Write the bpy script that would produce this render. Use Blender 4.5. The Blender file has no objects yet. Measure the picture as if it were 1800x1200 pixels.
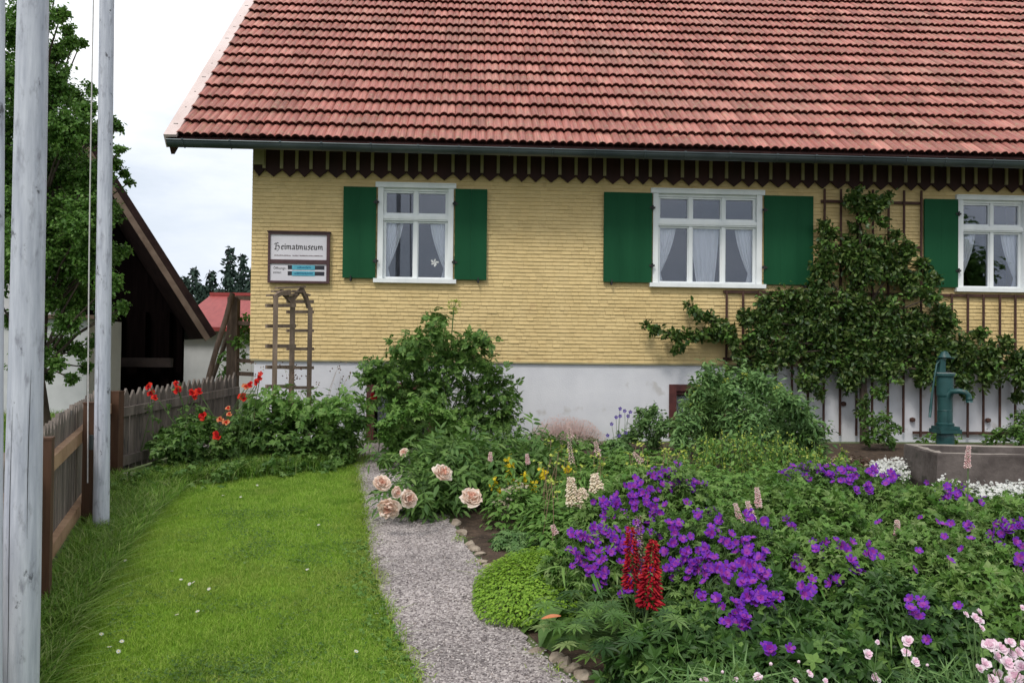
import bpy, math, random
import numpy as np
rng = np.random.default_rng(7); random.seed(7)
scene = bpy.context.scene
COL = scene.collection
R_ = math.radians
# ---------------------------------------------------------------- camera
F = 1500.0; PITCH = R_(.95); ROLL = .0112; EYE = np.array([0, 0, 1.5])
_f = np.array([0, math.cos(PITCH), math.sin(PITCH)]); _r0 = np.array([1., 0, 0]); _u0 = np.array([0, -math.sin(PITCH), math.cos(PITCH)])
_R = math.cos(ROLL)*_r0 + math.sin(ROLL)*_u0; _U = -math.sin(ROLL)*_r0 + math.cos(ROLL)*_u0
cam = bpy.data.cameras.new('camera'); co = bpy.data.objects.new('camera', cam); COL.objects.link(co)
cam.sensor_width = 36; cam.lens = 36*F/1800; cam.clip_start = .05; cam.clip_end = 3000
from mathutils import Matrix, Vector
m = Matrix([[_R[i], _U[i], -_f[i], EYE[i]] for i in range(3)] + [[0, 0, 0, 1]]); co.matrix_world = m
scene.camera = co
# ---------------------------------------------------------------- sky, sun, exposure
SUN_EL, SUN_AZ = R_(52), R_(205)          # high, behind the viewer and to the left, behind thin cloud
w = bpy.data.worlds.new('World'); scene.world = w; w.use_nodes = True
nt = w.node_tree; N = nt.nodes; L = nt.links; N.clear()
out = N.new('ShaderNodeOutputWorld'); bg = N.new('ShaderNodeBackground'); bg.inputs[1].default_value = .1
sky = N.new('ShaderNodeTexSky'); sky.sky_type = 'NISHITA'; sky.sun_disc = False
sky.sun_elevation = SUN_EL; sky.sun_rotation = SUN_AZ
tc = N.new('ShaderNodeTexCoord'); mp = N.new('ShaderNodeMapping'); mp.inputs['Scale'].default_value = (1, 1, 3.2)
nz = N.new('ShaderNodeTexNoise'); nz.inputs['Scale'].default_value = 2.6; nz.inputs['Detail'].default_value = 7; nz.inputs['Roughness'].default_value = .55
rp = N.new('ShaderNodeValToRGB'); e = rp.color_ramp.elements; e[0].position = .36; e[0].color = (.6, .6, .6, 1); e[1].position = .62; e[1].color = (1, 1, 1, 1)
sep = N.new('ShaderNodeSeparateXYZ'); rz = N.new('ShaderNodeMapRange'); rz.inputs[1].default_value = .0; rz.inputs[2].default_value = .36
cr = N.new('ShaderNodeValToRGB'); e = cr.color_ramp.elements; e[0].position = 0; e[0].color = (.38, .45, .58, 1); e[1].position = 1; e[1].color = (.965, .98, 1, 1)
scl = N.new('ShaderNodeVectorMath'); scl.operation = 'SCALE'; scl.inputs[3].default_value = 12.8
mx = N.new('ShaderNodeMix'); mx.data_type = 'RGBA'
L.new(tc.outputs['Generated'], mp.inputs[0]); L.new(mp.outputs[0], nz.inputs[0]); L.new(nz.outputs[0], rp.inputs[0])
L.new(tc.outputs['Generated'], sep.inputs[0])
ad = N.new('ShaderNodeMath'); ad.operation = 'MULTIPLY_ADD'; ad.inputs[1].default_value = .3
L.new(nz.outputs[0], ad.inputs[0]); L.new(rz.outputs[0], ad.inputs[2])
L.new(sep.outputs[2], rz.inputs[0]); L.new(ad.outputs[0], cr.inputs[0]); L.new(cr.outputs[0], scl.inputs[0])
L.new(rp.outputs[0], mx.inputs[0]); L.new(sky.outputs[0], mx.inputs[6]); L.new(scl.outputs[0], mx.inputs[7])
L.new(mx.outputs[2], bg.inputs[0]); L.new(bg.outputs[0], out.inputs[0])
sl = bpy.data.lights.new('sun', 'SUN'); sl.energy = 1.75; sl.angle = R_(12); sl.color = (1, .95, .88)
so = bpy.data.objects.new('sun', sl); COL.objects.link(so)
sd = Vector((math.cos(SUN_EL)*math.sin(SUN_AZ), math.cos(SUN_EL)*math.cos(SUN_AZ), math.sin(SUN_EL)))
so.rotation_euler = sd.to_track_quat('Z', 'Y').to_euler()
scene.view_settings.view_transform = 'Standard'; scene.view_settings.look = 'None'; scene.view_settings.gamma = 1
scene.view_settings.exposure = 0.11
scene.render.engine = 'CYCLES'; scene.cycles.max_bounces = 6; scene.cycles.transparent_max_bounces = 16
# ---------------------------------------------------------------- geometry helpers
def gz(X, Y):
    """height of the ground: the garden climbs gently to the house"""
    return .045*np.clip(Y, -6, 11)
def ray(px, py): return _f + _R*((px-900)/F) + _U*((600-py)/F)
def P(px, py, Y):
    d = ray(px, py); return EYE + d*(Y/d[1])
def PG(px, py):
    d = ray(px, py); k = 1.5/(.045*d[1]-d[2]); return EYE + d*k
def B(px, Y):
    """ground point at depth Y on picture column px"""
    q = P(px, 700, Y); return np.array([q[0], Y, float(gz(q[0], Y))])
def nrm(v): 
    v = np.asarray(v, float); return v/np.maximum(np.linalg.norm(v, axis=-1, keepdims=True), 1e-9)
def frames(n, d):
    n = nrm(n); y = nrm(d - (d*n).sum(-1, keepdims=True)*n); x = np.cross(y, n)
    return np.stack([x, y, n], -1)
ORG = {}
class MB:
    def __init__(s): s.v = []; s.l = []; s.t = []; s.m = []; s.n = 0
    def add(s, v, faces, mat=0):
        v = np.asarray(v, float).reshape(-1, 3)
        for i, f in enumerate(faces):
            s.l.append(np.array(f, np.int64)+s.n); s.t.append(np.array([len(f)]))
            s.m.append(np.array([mat[i] if isinstance(mat, (list, tuple)) else mat]))
        s.v.append(v); s.n += len(v); return s
    def grid(s, V, nu, nv, mat=0, cu=False):
        V = np.asarray(V, float).reshape(-1, 3); a = []
        i = np.arange(nu-1 if not cu else nu)[:, None]; j = np.arange(nv-1)[None]
        i2 = (i+1) % nu
        q = np.stack([i*nv+j, i2*nv+j, i2*nv+j+1, i*nv+j+1], -1).reshape(-1, 4)
        s.l.append((q+s.n).ravel()); s.t.append(np.full(len(q), 4)); s.m.append(np.full(len(q), mat)); s.v.append(V); s.n += len(V); return s
    def scat(s, T, pos, Rm, sc):
        """copies of a template T=(verts, faces, mats) at pos with rotation matrices Rm, scales sc ((m,) or (m,3))"""
        tv, tf, tm = T; tv = np.asarray(tv, float); pos = np.asarray(pos, float).reshape(-1, 3); k = len(pos)
        if k == 0: return s
        sc = np.asarray(sc, float)
        if sc.ndim == 0: sc = np.full(k, sc)
        if sc.ndim == 1: sc = np.repeat(sc[:, None], 3, 1)
        V = np.einsum('kij,kvj->kvi', Rm, tv[None]*sc[:, None]) + pos[:, None]
        fl = np.concatenate([np.array(f) for f in tf]); ft = np.array([len(f) for f in tf]); fm = np.array(tm if isinstance(tm, (list, tuple)) else [tm]*len(tf))
        off = np.arange(k)*len(tv)+s.n
        s.l.append((fl[None]+off[:, None]).ravel()); s.t.append(np.tile(ft, k)); s.m.append(np.tile(fm, k)); s.v.append(V.reshape(-1, 3)); s.n += k*len(tv); return s
    def box(s, c, d, rz=0, mat=0, ax=None):
        v = np.array([[x, y, z] for x in (-.5, .5) for y in (-.5, .5) for z in (-.5, .5)])*np.array(d)
        if ax is not None: v = v @ np.array(ax)
        elif rz: ca, sa = math.cos(rz), math.sin(rz); v = np.stack([v[:, 0]*ca-v[:, 1]*sa, v[:, 0]*sa+v[:, 1]*ca, v[:, 2]], -1)
        return s.add(v+np.array(c), [(0, 1, 3, 2), (4, 6, 7, 5), (0, 4, 5, 1), (2, 3, 7, 6), (0, 2, 6, 4), (1, 5, 7, 3)], mat)
    def b2(s, x0, x1, y0, y1, z0, z1, mat=0): return s.box(((x0+x1)/2, (y0+y1)/2, (z0+z1)/2), (x1-x0, y1-y0, z1-z0), mat=mat)
    def bar(s, a, b, w_, h_=None, up=(0, 0, 1), mat=0):
        a = np.array(a, float); b = np.array(b, float); d = nrm(b-a); up = np.array(up, float)
        if abs(d@up) > .98: up = np.array([0, 1., 0])
        x = nrm(np.cross(d, up)); z = np.cross(x, d)
        return s.box((a+b)/2, (w_, np.linalg.norm(b-a), h_ or w_), ax=[x, d, z], mat=mat)
    def tube(s, pts, rad, k=6, mat=0, cap=True):
        pts = np.asarray(pts, float); n = len(pts); rad = np.broadcast_to(np.asarray(rad, float), (n,))
        t = nrm(np.gradient(pts, axis=0)); a = np.array([0, 0, 1.]) if abs(t[0, 2]) < .9 else np.array([0, 1., 0])
        x = nrm(np.cross(t, a)); y = np.cross(t, x); th = np.arange(k)*2*math.pi/k
        V = pts[None] + (np.cos(th)[:, None, None]*x[None] + np.sin(th)[:, None, None]*y[None])*rad[None, :, None]
        b0 = s.n; s.grid(V, k, n, mat, cu=True)
        if cap:
            for e_, o in ((0, 1), (n-1, -1)):
                s.l.append(np.array([b0+i*n+e_ for i in range(k)][::o])); s.t.append(np.array([k])); s.m.append(np.array([mat]))
        return s
    def lathe(s, c, prof, k=20, mat=0):
        c = np.array(c, float); th = np.arange(k)*2*math.pi/k
        V = [[c+np.array([r*math.cos(a), r*math.sin(a), z]) for r, z in prof] for a in th]
        return s.grid(V, k, len(prof), mat, cu=True)
    def prism(s, poly, y0, y1, mat=0):
        """polygon in local x,z extruded along y"""
        n = len(poly); v = [(x, y0, z) for x, z in poly]+[(x, y1, z) for x, z in poly]
        return s.add(v, [tuple(range(n)), tuple(range(2*n-1, n-1, -1))]+[(i, i+n, (i+1) % n+n, (i+1) % n) for i in range(n)], mat)
    def build(s, name, mats, parent=None, org=None, smooth=False, local=False):
        me = bpy.data.meshes.new(name)
        V = np.concatenate(s.v) if s.v else np.zeros((0, 3))
        o_ = np.zeros(3)
        if not local:
            o_ = ORG[parent.name] if parent is not None else (np.array(org, float) if org is not None else np.zeros(3))
        V = V-o_
        lo = np.concatenate(s.l).astype(np.int32); tt = np.concatenate(s.t).astype(np.int32); mm = np.concatenate(s.m).astype(np.int32)
        me.vertices.add(len(V)); me.vertices.foreach_set('co', V.astype(np.float32).ravel())
        me.loops.add(len(lo)); me.loops.foreach_set('vertex_index', lo)
        me.polygons.add(len(tt)); st = np.concatenate([[0], np.cumsum(tt)[:-1]]).astype(np.int32)
        me.polygons.foreach_set('loop_start', st); me.polygons.foreach_set('loop_total', tt); me.polygons.foreach_set('material_index', mm)
        me.polygons.foreach_set('use_smooth', np.full(len(tt), bool(smooth)))
        for q in (mats if isinstance(mats, (list, tuple)) else [mats]): me.materials.append(q)
        me.update(calc_edges=True)
        ob = bpy.data.objects.new(name, me); COL.objects.link(ob)
        if parent is not None: ob.parent = parent; ORG[ob.name] = o_
        else: ob.location = o_; ORG[ob.name] = o_
        return ob
def tag(o, label=None, cat=None, group=None, kind=None):
    if label: o['label'] = label
    if cat: o['category'] = cat
    if group: o['group'] = group
    if kind: o['kind'] = kind
    return o
def thing(name, loc, label, cat, group=None, rz=0):
    o = bpy.data.objects.new(name, None); COL.objects.link(o); o.location = loc; o.rotation_euler = (0, 0, rz); o.empty_display_size = .2
    ORG[o.name] = np.array(loc, float); return tag(o, label, cat, group)
# ---------------------------------------------------------------- materials
def newmat(name):
    m = bpy.data.materials.new(name); m.use_nodes = True; nt = m.node_tree; return m, nt, nt.nodes, nt.links, nt.nodes['Principled BSDF']
def C4(c): return (c[0], c[1], c[2], 1)
def leafmat(name, cols, rough=.5, trans=.3, spec=.35):
    """leaf or petal: colour varies from leaf to leaf, some light passes through"""
    m, nt, N, L, b = newmat(name)
    g = N.new('ShaderNodeNewGeometry'); r = N.new('ShaderNodeValToRGB'); L.new(g.outputs['Random Per Island'], r.inputs[0])
    el = r.color_ramp.elements
    while len(el) < len(cols): el.new(.5)
    for i, c in enumerate(cols): el[i].position = i/(len(cols)-1); el[i].color = C4(c)
    L.new(r.outputs[0], b.inputs['Base Color']); b.inputs['Roughness'].default_value = rough; b.inputs['Specular IOR Level'].default_value = spec
    t = N.new('ShaderNodeBsdfTranslucent'); L.new(r.outputs[0], t.inputs[0]); mx = N.new('ShaderNodeMixShader'); mx.inputs[0].default_value = trans
    L.new(b.outputs[0], mx.inputs[1]); L.new(t.outputs[0], mx.inputs[2]); L.new(mx.outputs[0], N['Material Output'].inputs[0]); return m
def nmat(name, c0, c1, scale=8, rough=.8, stretch=(1, 1, 1), bump=0, bscale=None, detail=6, spots=None, metal=0, spec=.4, lo=.35, hi=.65, isl=0, coat=0):
    """two colours mixed by noise, optional dark spots and bump"""
    m, nt, N, L, b = newmat(name)
    tc = N.new('ShaderNodeTexCoord'); mp = N.new('ShaderNodeMapping'); mp.inputs['Scale'].default_value = stretch; L.new(tc.outputs['Object'], mp.inputs[0])
    nz = N.new('ShaderNodeTexNoise'); nz.inputs['Scale'].default_value = scale; nz.inputs['Detail'].default_value = detail; nz.inputs['Roughness'].default_value = .6; L.new(mp.outputs[0], nz.inputs[0])
    r = N.new('ShaderNodeValToRGB'); e = r.color_ramp.elements; e[0].position = lo; e[1].position = hi; e[0].color = C4(c0); e[1].color = C4(c1); L.new(nz.outputs[0], r.inputs[0])
    src = r.outputs[0]
    if isl:
        g = N.new('ShaderNodeNewGeometry'); mr = N.new('ShaderNodeMapRange'); mr.inputs[3].default_value = 1-isl; mr.inputs[4].default_value = 1+isl; L.new(g.outputs['Random Per Island'], mr.inputs[0])
        v = N.new('ShaderNodeVectorMath'); v.operation = 'SCALE'; L.new(src, v.inputs[0]); L.new(mr.outputs[0], v.inputs[3]); src = v.outputs[0]
    if spots:
        col, ss, th = spots; n2 = N.new('ShaderNodeTexNoise'); n2.inputs['Scale'].default_value = ss; n2.inputs['Detail'].default_value = 3; L.new(mp.outputs[0], n2.inputs[0])
        r2 = N.new('ShaderNodeValToRGB'); r2.color_ramp.elements[0].position = th; r2.color_ramp.elements[1].position = th+.06; L.new(n2.outputs[0], r2.inputs[0])
        x = N.new('ShaderNodeMix'); x.data_type = 'RGBA'; L.new(r2.outputs[0], x.inputs[0]); L.new(src, x.inputs[6]); x.inputs[7].default_value = C4(col); src = x.outputs[2]
    L.new(src, b.inputs['Base Color']); b.inputs['Roughness'].default_value = rough; b.inputs['Metallic'].default_value = metal; b.inputs['Specular IOR Level'].default_value = spec
    if coat: b.inputs['Coat Weight'].default_value = coat
    if bump:
        n3 = N.new('ShaderNodeTexNoise'); n3.inputs['Scale'].default_value = bscale or scale*3; n3.inputs['Detail'].default_value = 5; L.new(mp.outputs[0], n3.inputs[0])
        bp = N.new('ShaderNodeBump'); bp.inputs['Strength'].default_value = bump; bp.inputs['Distance'].default_value = .01; L.new(n3.outputs[0], bp.inputs['Height']); L.new(bp.outputs[0], b.inputs['Normal'])
    return m
M = {}
M['green1'] = leafmat('leaf_mid_green', [(.04, .10, .018), (.085, .175, .03), (.14, .25, .055), (.065, .15, .03), (.17, .27, .07)])
M['dark'] = leafmat('leaf_dark_green', [(.04, .11, .018), (.10, .20, .035), (.18, .30, .07), (.07, .165, .028)])
M['deep'] = leafmat('leaf_shaded_green', [(.02, .06, .012), (.045, .11, .022), (.08, .165, .035), (.03, .08, .016)])  # green darkened to put shade into the low plants at the bed's front
M['blue'] = leafmat('leaf_grey_green', [(.07, .16, .045), (.13, .25, .075), (.20, .33, .11), (.10, .21, .06)])
M['lime'] = leafmat('leaf_lime', [(.13, .26, .015), (.2, .36, .025), (.26, .42, .04)])
M['light'] = leafmat('leaf_light_green', [(.08, .19, .03), (.13, .26, .045), (.18, .3, .07)])
M['geran'] = leafmat('leaf_cranesbill', [(.055, .135, .02), (.11, .22, .04), (.19, .30, .075), (.085, .18, .03), (.25, .34, .12)])
M['pear'] = leafmat('leaf_espalier', [(.022, .06, .012), (.05, .105, .02), (.09, .155, .03), (.15, .20, .055)], rough=.42, spec=.5)
M['treeleaf'] = leafmat('leaf_tree', [(.055, .14, .02), (.10, .22, .035), (.17, .30, .065)], trans=.35)
M['needle'] = leafmat('spruce_needle', [(.012, .03, .022), (.022, .045, .032), (.03, .06, .04)], trans=.05, rough=.8)
M['stem'] = nmat('green_stem', (.06, .12, .03), (.10, .17, .05), 20)
M['drystem'] = nmat('dry_stem', (.2, .13, .08), (.3, .2, .13), 20)
M['bark'] = nmat('bark', (.035, .025, .018), (.08, .06, .045), 12, bump=.5, stretch=(1, 1, .3))
M['soil'] = nmat('soil', (.035, .022, .014), (.085, .055, .036), 14, bump=.9, bscale=45, spots=((.13, .09, .06), 55, .62), rough=.95)
M['grass'] = leafmat('grass_blade', [(.12, .23, .02), (.17, .30, .028), (.23, .37, .04), (.30, .38, .09)], trans=.4, rough=.6, spec=.15)
M['tallgrass'] = leafmat('tall_grass_blade', [(.07, .17, .016), (.13, .26, .03), (.20, .33, .05), (.32, .37, .15)], trans=.35, rough=.55, spec=.2)
M['white_p'] = leafmat('white_petal', [(.55, .56, .54), (.80, .80, .78)], trans=.2)
M['purple'] = leafmat('violet_petal', [(.08, .018, .33), (.13, .025, .43), (.22, .04, .46), (.10, .03, .40), (.28, .06, .46)], trans=.3, rough=.6, spec=.1)
M['magenta'] = leafmat('magenta_heart', [(.14, .015, .26), (.26, .02, .28), (.34, .05, .34)], trans=.2)
M['violetblue'] = leafmat('blue_violet_petal', [(.06, .03, .28), (.11, .05, .36)])
M['peach'] = leafmat('pale_peony_petal', [(.82, .58, .46), (.86, .72, .62), (.88, .80, .72)], trans=.25, spec=.1)
M['peach2'] = leafmat('peony_heart_petal', [(.78, .44, .33), (.84, .58, .46)], trans=.25, spec=.1)
M['red'] = leafmat('red_petal', [(.62, .02, .012), (.72, .045, .02), (.55, .01, .02)], trans=.3, rough=.6, spec=.15)
M['orange'] = leafmat('orange_petal', [(.72, .2, .08), (.75, .3, .14)], trans=.3)
M['crimson'] = leafmat('crimson_floret', [(.14, .004, .012), (.30, .008, .02), (.42, .012, .025), (.52, .03, .035)], trans=.2, rough=.6, spec=.15)
M['seed'] = leafmat('brown_seed_pod', [(.05, .02, .015), (.1, .045, .03), (.5, .42, .33)], trans=.1)
M['cream'] = leafmat('cream_floret', [(.84, .70, .50), (.86, .78, .62), (.80, .62, .52)], trans=.25)
M['yellow'] = leafmat('yellow_petal', [(.75, .56, .01), (.8, .65, .04)], trans=.25)
M['yelgreen'] = leafmat('yellow_green_floret', [(.35, .45, .06), (.5, .55, .12)], trans=.25)
M['pinksp'] = leafmat('dusty_pink_floret', [(.66, .34, .36), (.80, .56, .54), (.86, .76, .72)], trans=.2)
M['pink'] = leafmat('pale_pink_petal', [(.80, .50, .63), (.86, .66, .75), (.88, .80, .84)], trans=.25, spec=.1)
M['haze_pink'] = leafmat('airy_pink_bloom', [(.66, .46, .42), (.74, .58, .54)], trans=.2)
def grassmat(name, cols, dry):
    m = leafmat(name, cols, rough=.6, trans=.4, spec=.15); nt = m.node_tree; N = nt.nodes; L = nt.links; rr = [n for n in N if n.type == 'VALTORGB'][0]
    tc = N.new('ShaderNodeTexCoord'); prev = rr.outputs[0]
    for sc_, lo, hi, col, k in ((1.3, .5, .72, dry, .55), (5.5, .52, .7, (.07, .17, .02), .5), (.6, .45, .65, (.24, .38, .035), .5)):
        n = N.new('ShaderNodeTexNoise'); n.inputs['Scale'].default_value = sc_; n.inputs['Detail'].default_value = 5; L.new(tc.outputs['Object'], n.inputs[0]); mr = N.new('ShaderNodeMapRange'); mr.inputs[1].default_value = lo; mr.inputs[2].default_value = hi; mr.inputs[4].default_value = k; L.new(n.outputs[0], mr.inputs[0])
        x = N.new('ShaderNodeMix'); x.data_type = 'RGBA'; L.new(mr.outputs[0], x.inputs[0]); L.new(prev, x.inputs[6]); x.inputs[7].default_value = C4(col); prev = x.outputs[2]
    for n in N:
        if n.type == 'BSDF_PRINCIPLED': L.new(prev, n.inputs['Base Color'])
        if n.type == 'BSDF_TRANSLUCENT': L.new(prev, n.inputs[0])
    return m
M['grass'] = grassmat('lawn_blade', [(.15, .28, .03), (.24, .39, .045), (.32, .48, .07), (.42, .50, .14)], (.36, .34, .12))
# ---------------------------------------------------------------- leaf and flower templates (unit size, base at origin, tip along +y, upper side +z)
def t_leaf(wd=.32, fold=.06, droop=.12):
    v = [(0, 0, 0), (wd*.8, .3, fold), (wd*.75, .62, fold-.3*droop), (0, 1, -droop), (-wd*.75, .62, fold-.3*droop), (-wd*.8, .3, fold), (0, .5, 0)]
    return v, [(0, 1, 6), (1, 2, 6), (2, 3, 6), (3, 4, 6), (4, 5, 6), (5, 0, 6)], 0
def t_narrow(wd=.1, droop=.3):
    v = [(0, 0, 0), (wd, .4, .02), (0, .45, -.02), (-wd, .4, .02), (0, 1, -droop)]
    return v, [(0, 1, 2), (0, 2, 3), (1, 4, 2), (2, 4, 3)], 0
def t_palm(n=5, spread=250, wd=.26, droop=.15, inner=.0):
    v = [(0, 0, 0)]; f = []
    for i in range(n):
        a = R_(-spread/2+spread*i/(n-1)); l = 1-.25*abs(i-(n-1)/2)/((n-1)/2)
        d = np.array([math.sin(a), math.cos(a), 0]); s_ = np.array([math.cos(a), -math.sin(a), 0])
        k = len(v); v += [tuple(d*.5*l+s_*wd*l+np.array([0, 0, .05])), tuple(d*l+np.array([0, 0, -droop])), tuple(d*.5*l-s_*wd*l+np.array([0, 0, .05]))]
        f.append((0, k, k+1, k+2))
    return v, f, 0
def t_compound(pairs=3, wd=.3, droop=.2):
    """pinnate leaf: leaflets in pairs and one at the tip"""
    V = []; Fc = []
    lv, lf, _ = t_leaf(wd, .04, .1); lv = np.array(lv)
    def put(o, a, s, z):
        k = len(V); ca, sa = math.cos(a), math.sin(a)
        for p in lv*s: V.append((o[0]+p[0]*ca+p[1]*sa, o[1]-p[0]*sa+p[1]*ca, o[2]+p[2]+z*p[1]))
        Fc.extend([tuple(i+k for i in f) for f in lf])
    for i in range(pairs):
        y = .25+.5*i/pairs
        for sg in (-1, 1): put((0, y, -droop*y*y), sg*1.0, .42-.04*i, -.1)
    put((0, .68, -droop*.5), 0, .42, -.3)
    k = len(V); V += [(-.01, 0, 0), (.01, 0, 0), (0, .7, -droop*.5)]; Fc.append((k, k+1, k+2))
    return V, Fc, 0
def t_flower(n=5, wd=.42, cup=.35, ctr=.16, ctrz=.1, notch=.0, vein=0):
    """open flower facing +z: n petals (mat 0) and a centre (mat 1)"""
    v = []; f = []; mt = []
    for i in range(n):
        a = 2*math.pi*i/n; d = np.array([math.cos(a), math.sin(a), 0]); s_ = np.array([-math.sin(a), math.cos(a), 0]); k = len(v)
        for r, w_, z in ((.05, .06, 0), (.5, wd*.75, cup*.45), (.88, wd*.8, cup*.8)):
            v += [tuple(d*r+s_*w_+np.array([0, 0, z])), tuple(d*r-s_*w_+np.array([0, 0, z+.03*i/n]))]
        v.append(tuple(d*(1-notch)+np.array([0, 0, cup*.85])))
        f += [(k, k+2, k+3, k+1), (k+2, k+4, k+5, k+3), (k+4, k+6, k+5)]; mt += [vein, 0, 0]
    k = len(v)
    for i in range(5): a = 2*math.pi*i/5; v.append((ctr*math.cos(a), ctr*math.sin(a), ctrz*.6+.03))
    v.append((0, 0, ctrz+.12)); f += [(k+i, k+(i+1) % 5, k+5) for i in range(5)]; mt += [1]*5
    return v, f, mt
def t_ball(k=5, rings=3):
    v = [(0, 0, -1)]; f = []
    for j in range(1, rings+1):
        ph = math.pi*j/(rings+1)-math.pi/2
        for i in range(k): a = 2*math.pi*i/k; v.append((math.cos(a)*math.cos(ph), math.sin(a)*math.cos(ph), math.sin(ph)))
    v.append((0, 0, 1)); t = len(v)-1
    for i in range(k): f.append((0, 1+(i+1) % k, 1+i)); f.append((t, t-k+i, t-k+(i+1) % k))
    for j in range(rings-1):
        for i in range(k): f.append((1+j*k+i, 1+j*k+(i+1) % k, 1+(j+1)*k+(i+1) % k, 1+(j+1)*k+i))
    return v, f, 0
def t_big(wd=.17, droop=.55):
    v = []; n = 8
    for i in range(n+1):
        t = i/n; w_ = wd*math.sin(math.pi*min(1, t*.92+.06))**.8; z = .12*t-droop*t**2.2
        v += [(-w_, t, z+.35*w_), (0, t, z), (w_, t, z+.35*w_+.01*math.sin(i*2))]
    return v, [q for i in range(n) for q in ((3*i, 3*i+1, 3*i+4, 3*i+3), (3*i+1, 3*i+2, 3*i+5, 3*i+4))], 0
T_LEAF = t_leaf(); T_SM = ([(0, 0, 0), (.33, .5, .07), (0, 1, -.1), (-.33, .5, .07), (0, .5, 0)], [(0, 1, 4), (1, 2, 4), (2, 3, 4), (3, 0, 4)], 0); T_NAR = t_narrow(); T_GER = t_palm(5, 230, .27); T_GER7 = t_palm(7, 290, .24, .2); T_LUP = t_palm(10, 330, .115, .1); T_COMP = t_compound(); T_COMP2 = t_compound(2, .19, .35)
T_BIG = t_big(); T_BROAD = t_big(.34, .45); T_LOBE = t_palm(3, 130, .3, .2); T_BALL = t_ball(); T_ARC = t_big(.028, .75); T_OCT = ([(1, 0, 0), (0, 1, 0), (-1, 0, 0), (0, -1, 0), (0, 0, 1), (0, 0, -1)], [(0, 1, 4), (1, 2, 4), (2, 3, 4), (3, 0, 4), (1, 0, 5), (2, 1, 5), (3, 2, 5), (0, 3, 5)], 0)
T_FL5 = t_flower(); T_CRB = t_flower(5, .46, .42, .12, .14, .06, 1); T_CRB2 = t_flower(5, .40, .75, .1, .3, 0, 1); T_FLPINK = t_flower(7, .38, .25, .2, .2, .12)
def rdir(k, up=0):
    d = rng.normal(size=(k, 3)); d[:, 2] += up; return nrm(d)
def leaves(mb, T, pos, outd, size, upb=.7, jit=.5, tipj=.4, sj=.3):
    """leaves at pos facing outward and up"""
    k = len(pos); outd = np.asarray(outd); n = nrm(outd*.6+np.array([0, 0, upb])+rng.normal(size=(k, 3))*jit*.5)
    d = outd+rng.normal(size=(k, 3))*tipj+np.array([0, 0, -.05])
    mb.scat(T, pos, frames(n, d), size*(1+sj*rng.uniform(-1, 1, k)))
def bumpf(d, seed, f=3.2):
    r = np.random.default_rng(seed); s = 0
    for i in range(5):
        k = r.normal(size=3)*f*(1+.4*i); s = s+np.sin(d@k+r.uniform(0, 6.3))/(1+.5*i)
    return s/3.2
def mound(mb, T, c, rx, ry, h, k, size, inner=.4, bump=.18, seed=1, upb=.8, lowz=0., power=1.0, jit=.5):
    d = rdir(k); d[:, 2] = np.abs(d[:, 2])*(1-lowz)+lowz*0; d = nrm(d)
    t = (1-inner*rng.uniform(0, 1, k)**1.7)*(1+bump*bumpf(d, seed))
    pos = np.array(c)+d*t[:, None]*np.array([rx, ry, h]); 
    leaves(mb, T, pos, d, size, upb, jit)
    return pos
def stalks(mb, mst, T, c, K, ln, spread, per, size, base_r=.08, start=.3, up=1.0, bend=.3, rad=.004, tipT=None, flat=None, upb=.6, jitp=.5, lj=.25, dirs=None):
    """stems rising from c and arching outward, leaves along them; returns the stem tips"""
    tips = []; pos = []; od = []
    for i in range(K):
        if dirs is not None: d = dirs[i]
        else:
            a = rng.uniform(0, 6.283); s_ = spread*math.sqrt(rng.uniform(0, 1)); d = np.array([math.cos(a)*s_, math.sin(a)*s_, up]); 
        if flat is not None: d = d*flat
        d = nrm(d); l = ln*(1+lj*rng.uniform(-1, .6)); b = np.array(c)+np.array([rng.normal()*base_r, rng.normal()*base_r, 0])
        tt = np.linspace(0, 1, 6); pts = b+np.outer(tt, d)*l; outw = np.array([d[0], d[1], 0]); pts = pts+np.outer(tt**2, outw*bend*l-np.array([0, 0, .3*bend*l*np.linalg.norm(outw)])); pts[1:] += rng.normal(size=(5, 3))*l*.012
        if mst is not None: mst.tube(pts, np.linspace(rad, rad*.5, 6), 4, cap=False)
        tips.append(pts[-1]); q = start+(1-start)*np.sort(rng.uniform(0, 1, per))**.8
        for j, u in enumerate(q):
            x = u*5; k0 = min(int(x), 4); p = pts[k0]+(pts[k0+1]-pts[k0])*(x-k0)
            a = j*2.4+i; pr = np.array([math.cos(a), math.sin(a), .25])
            pos.append(p+pr*size*.08); od.append(nrm(pr+d*.5))
    pos = np.array(pos); od = np.array(od)
    if len(pos): leaves(mb, T, pos, od, size, upb, .5, .3)
    return np.array(tips)
def stem_to(mst, a, b, r=.003, bow=.05):
    a = np.array(a); b = np.array(b); t = np.linspace(0, 1, 5)[:, None]; p = a+(b-a)*t; p[:, :2] += np.sin(t*math.pi)[:, :1]*rng.normal(size=2)*bow*.3
    mst.tube(p, r, 4, cap=False)
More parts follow.
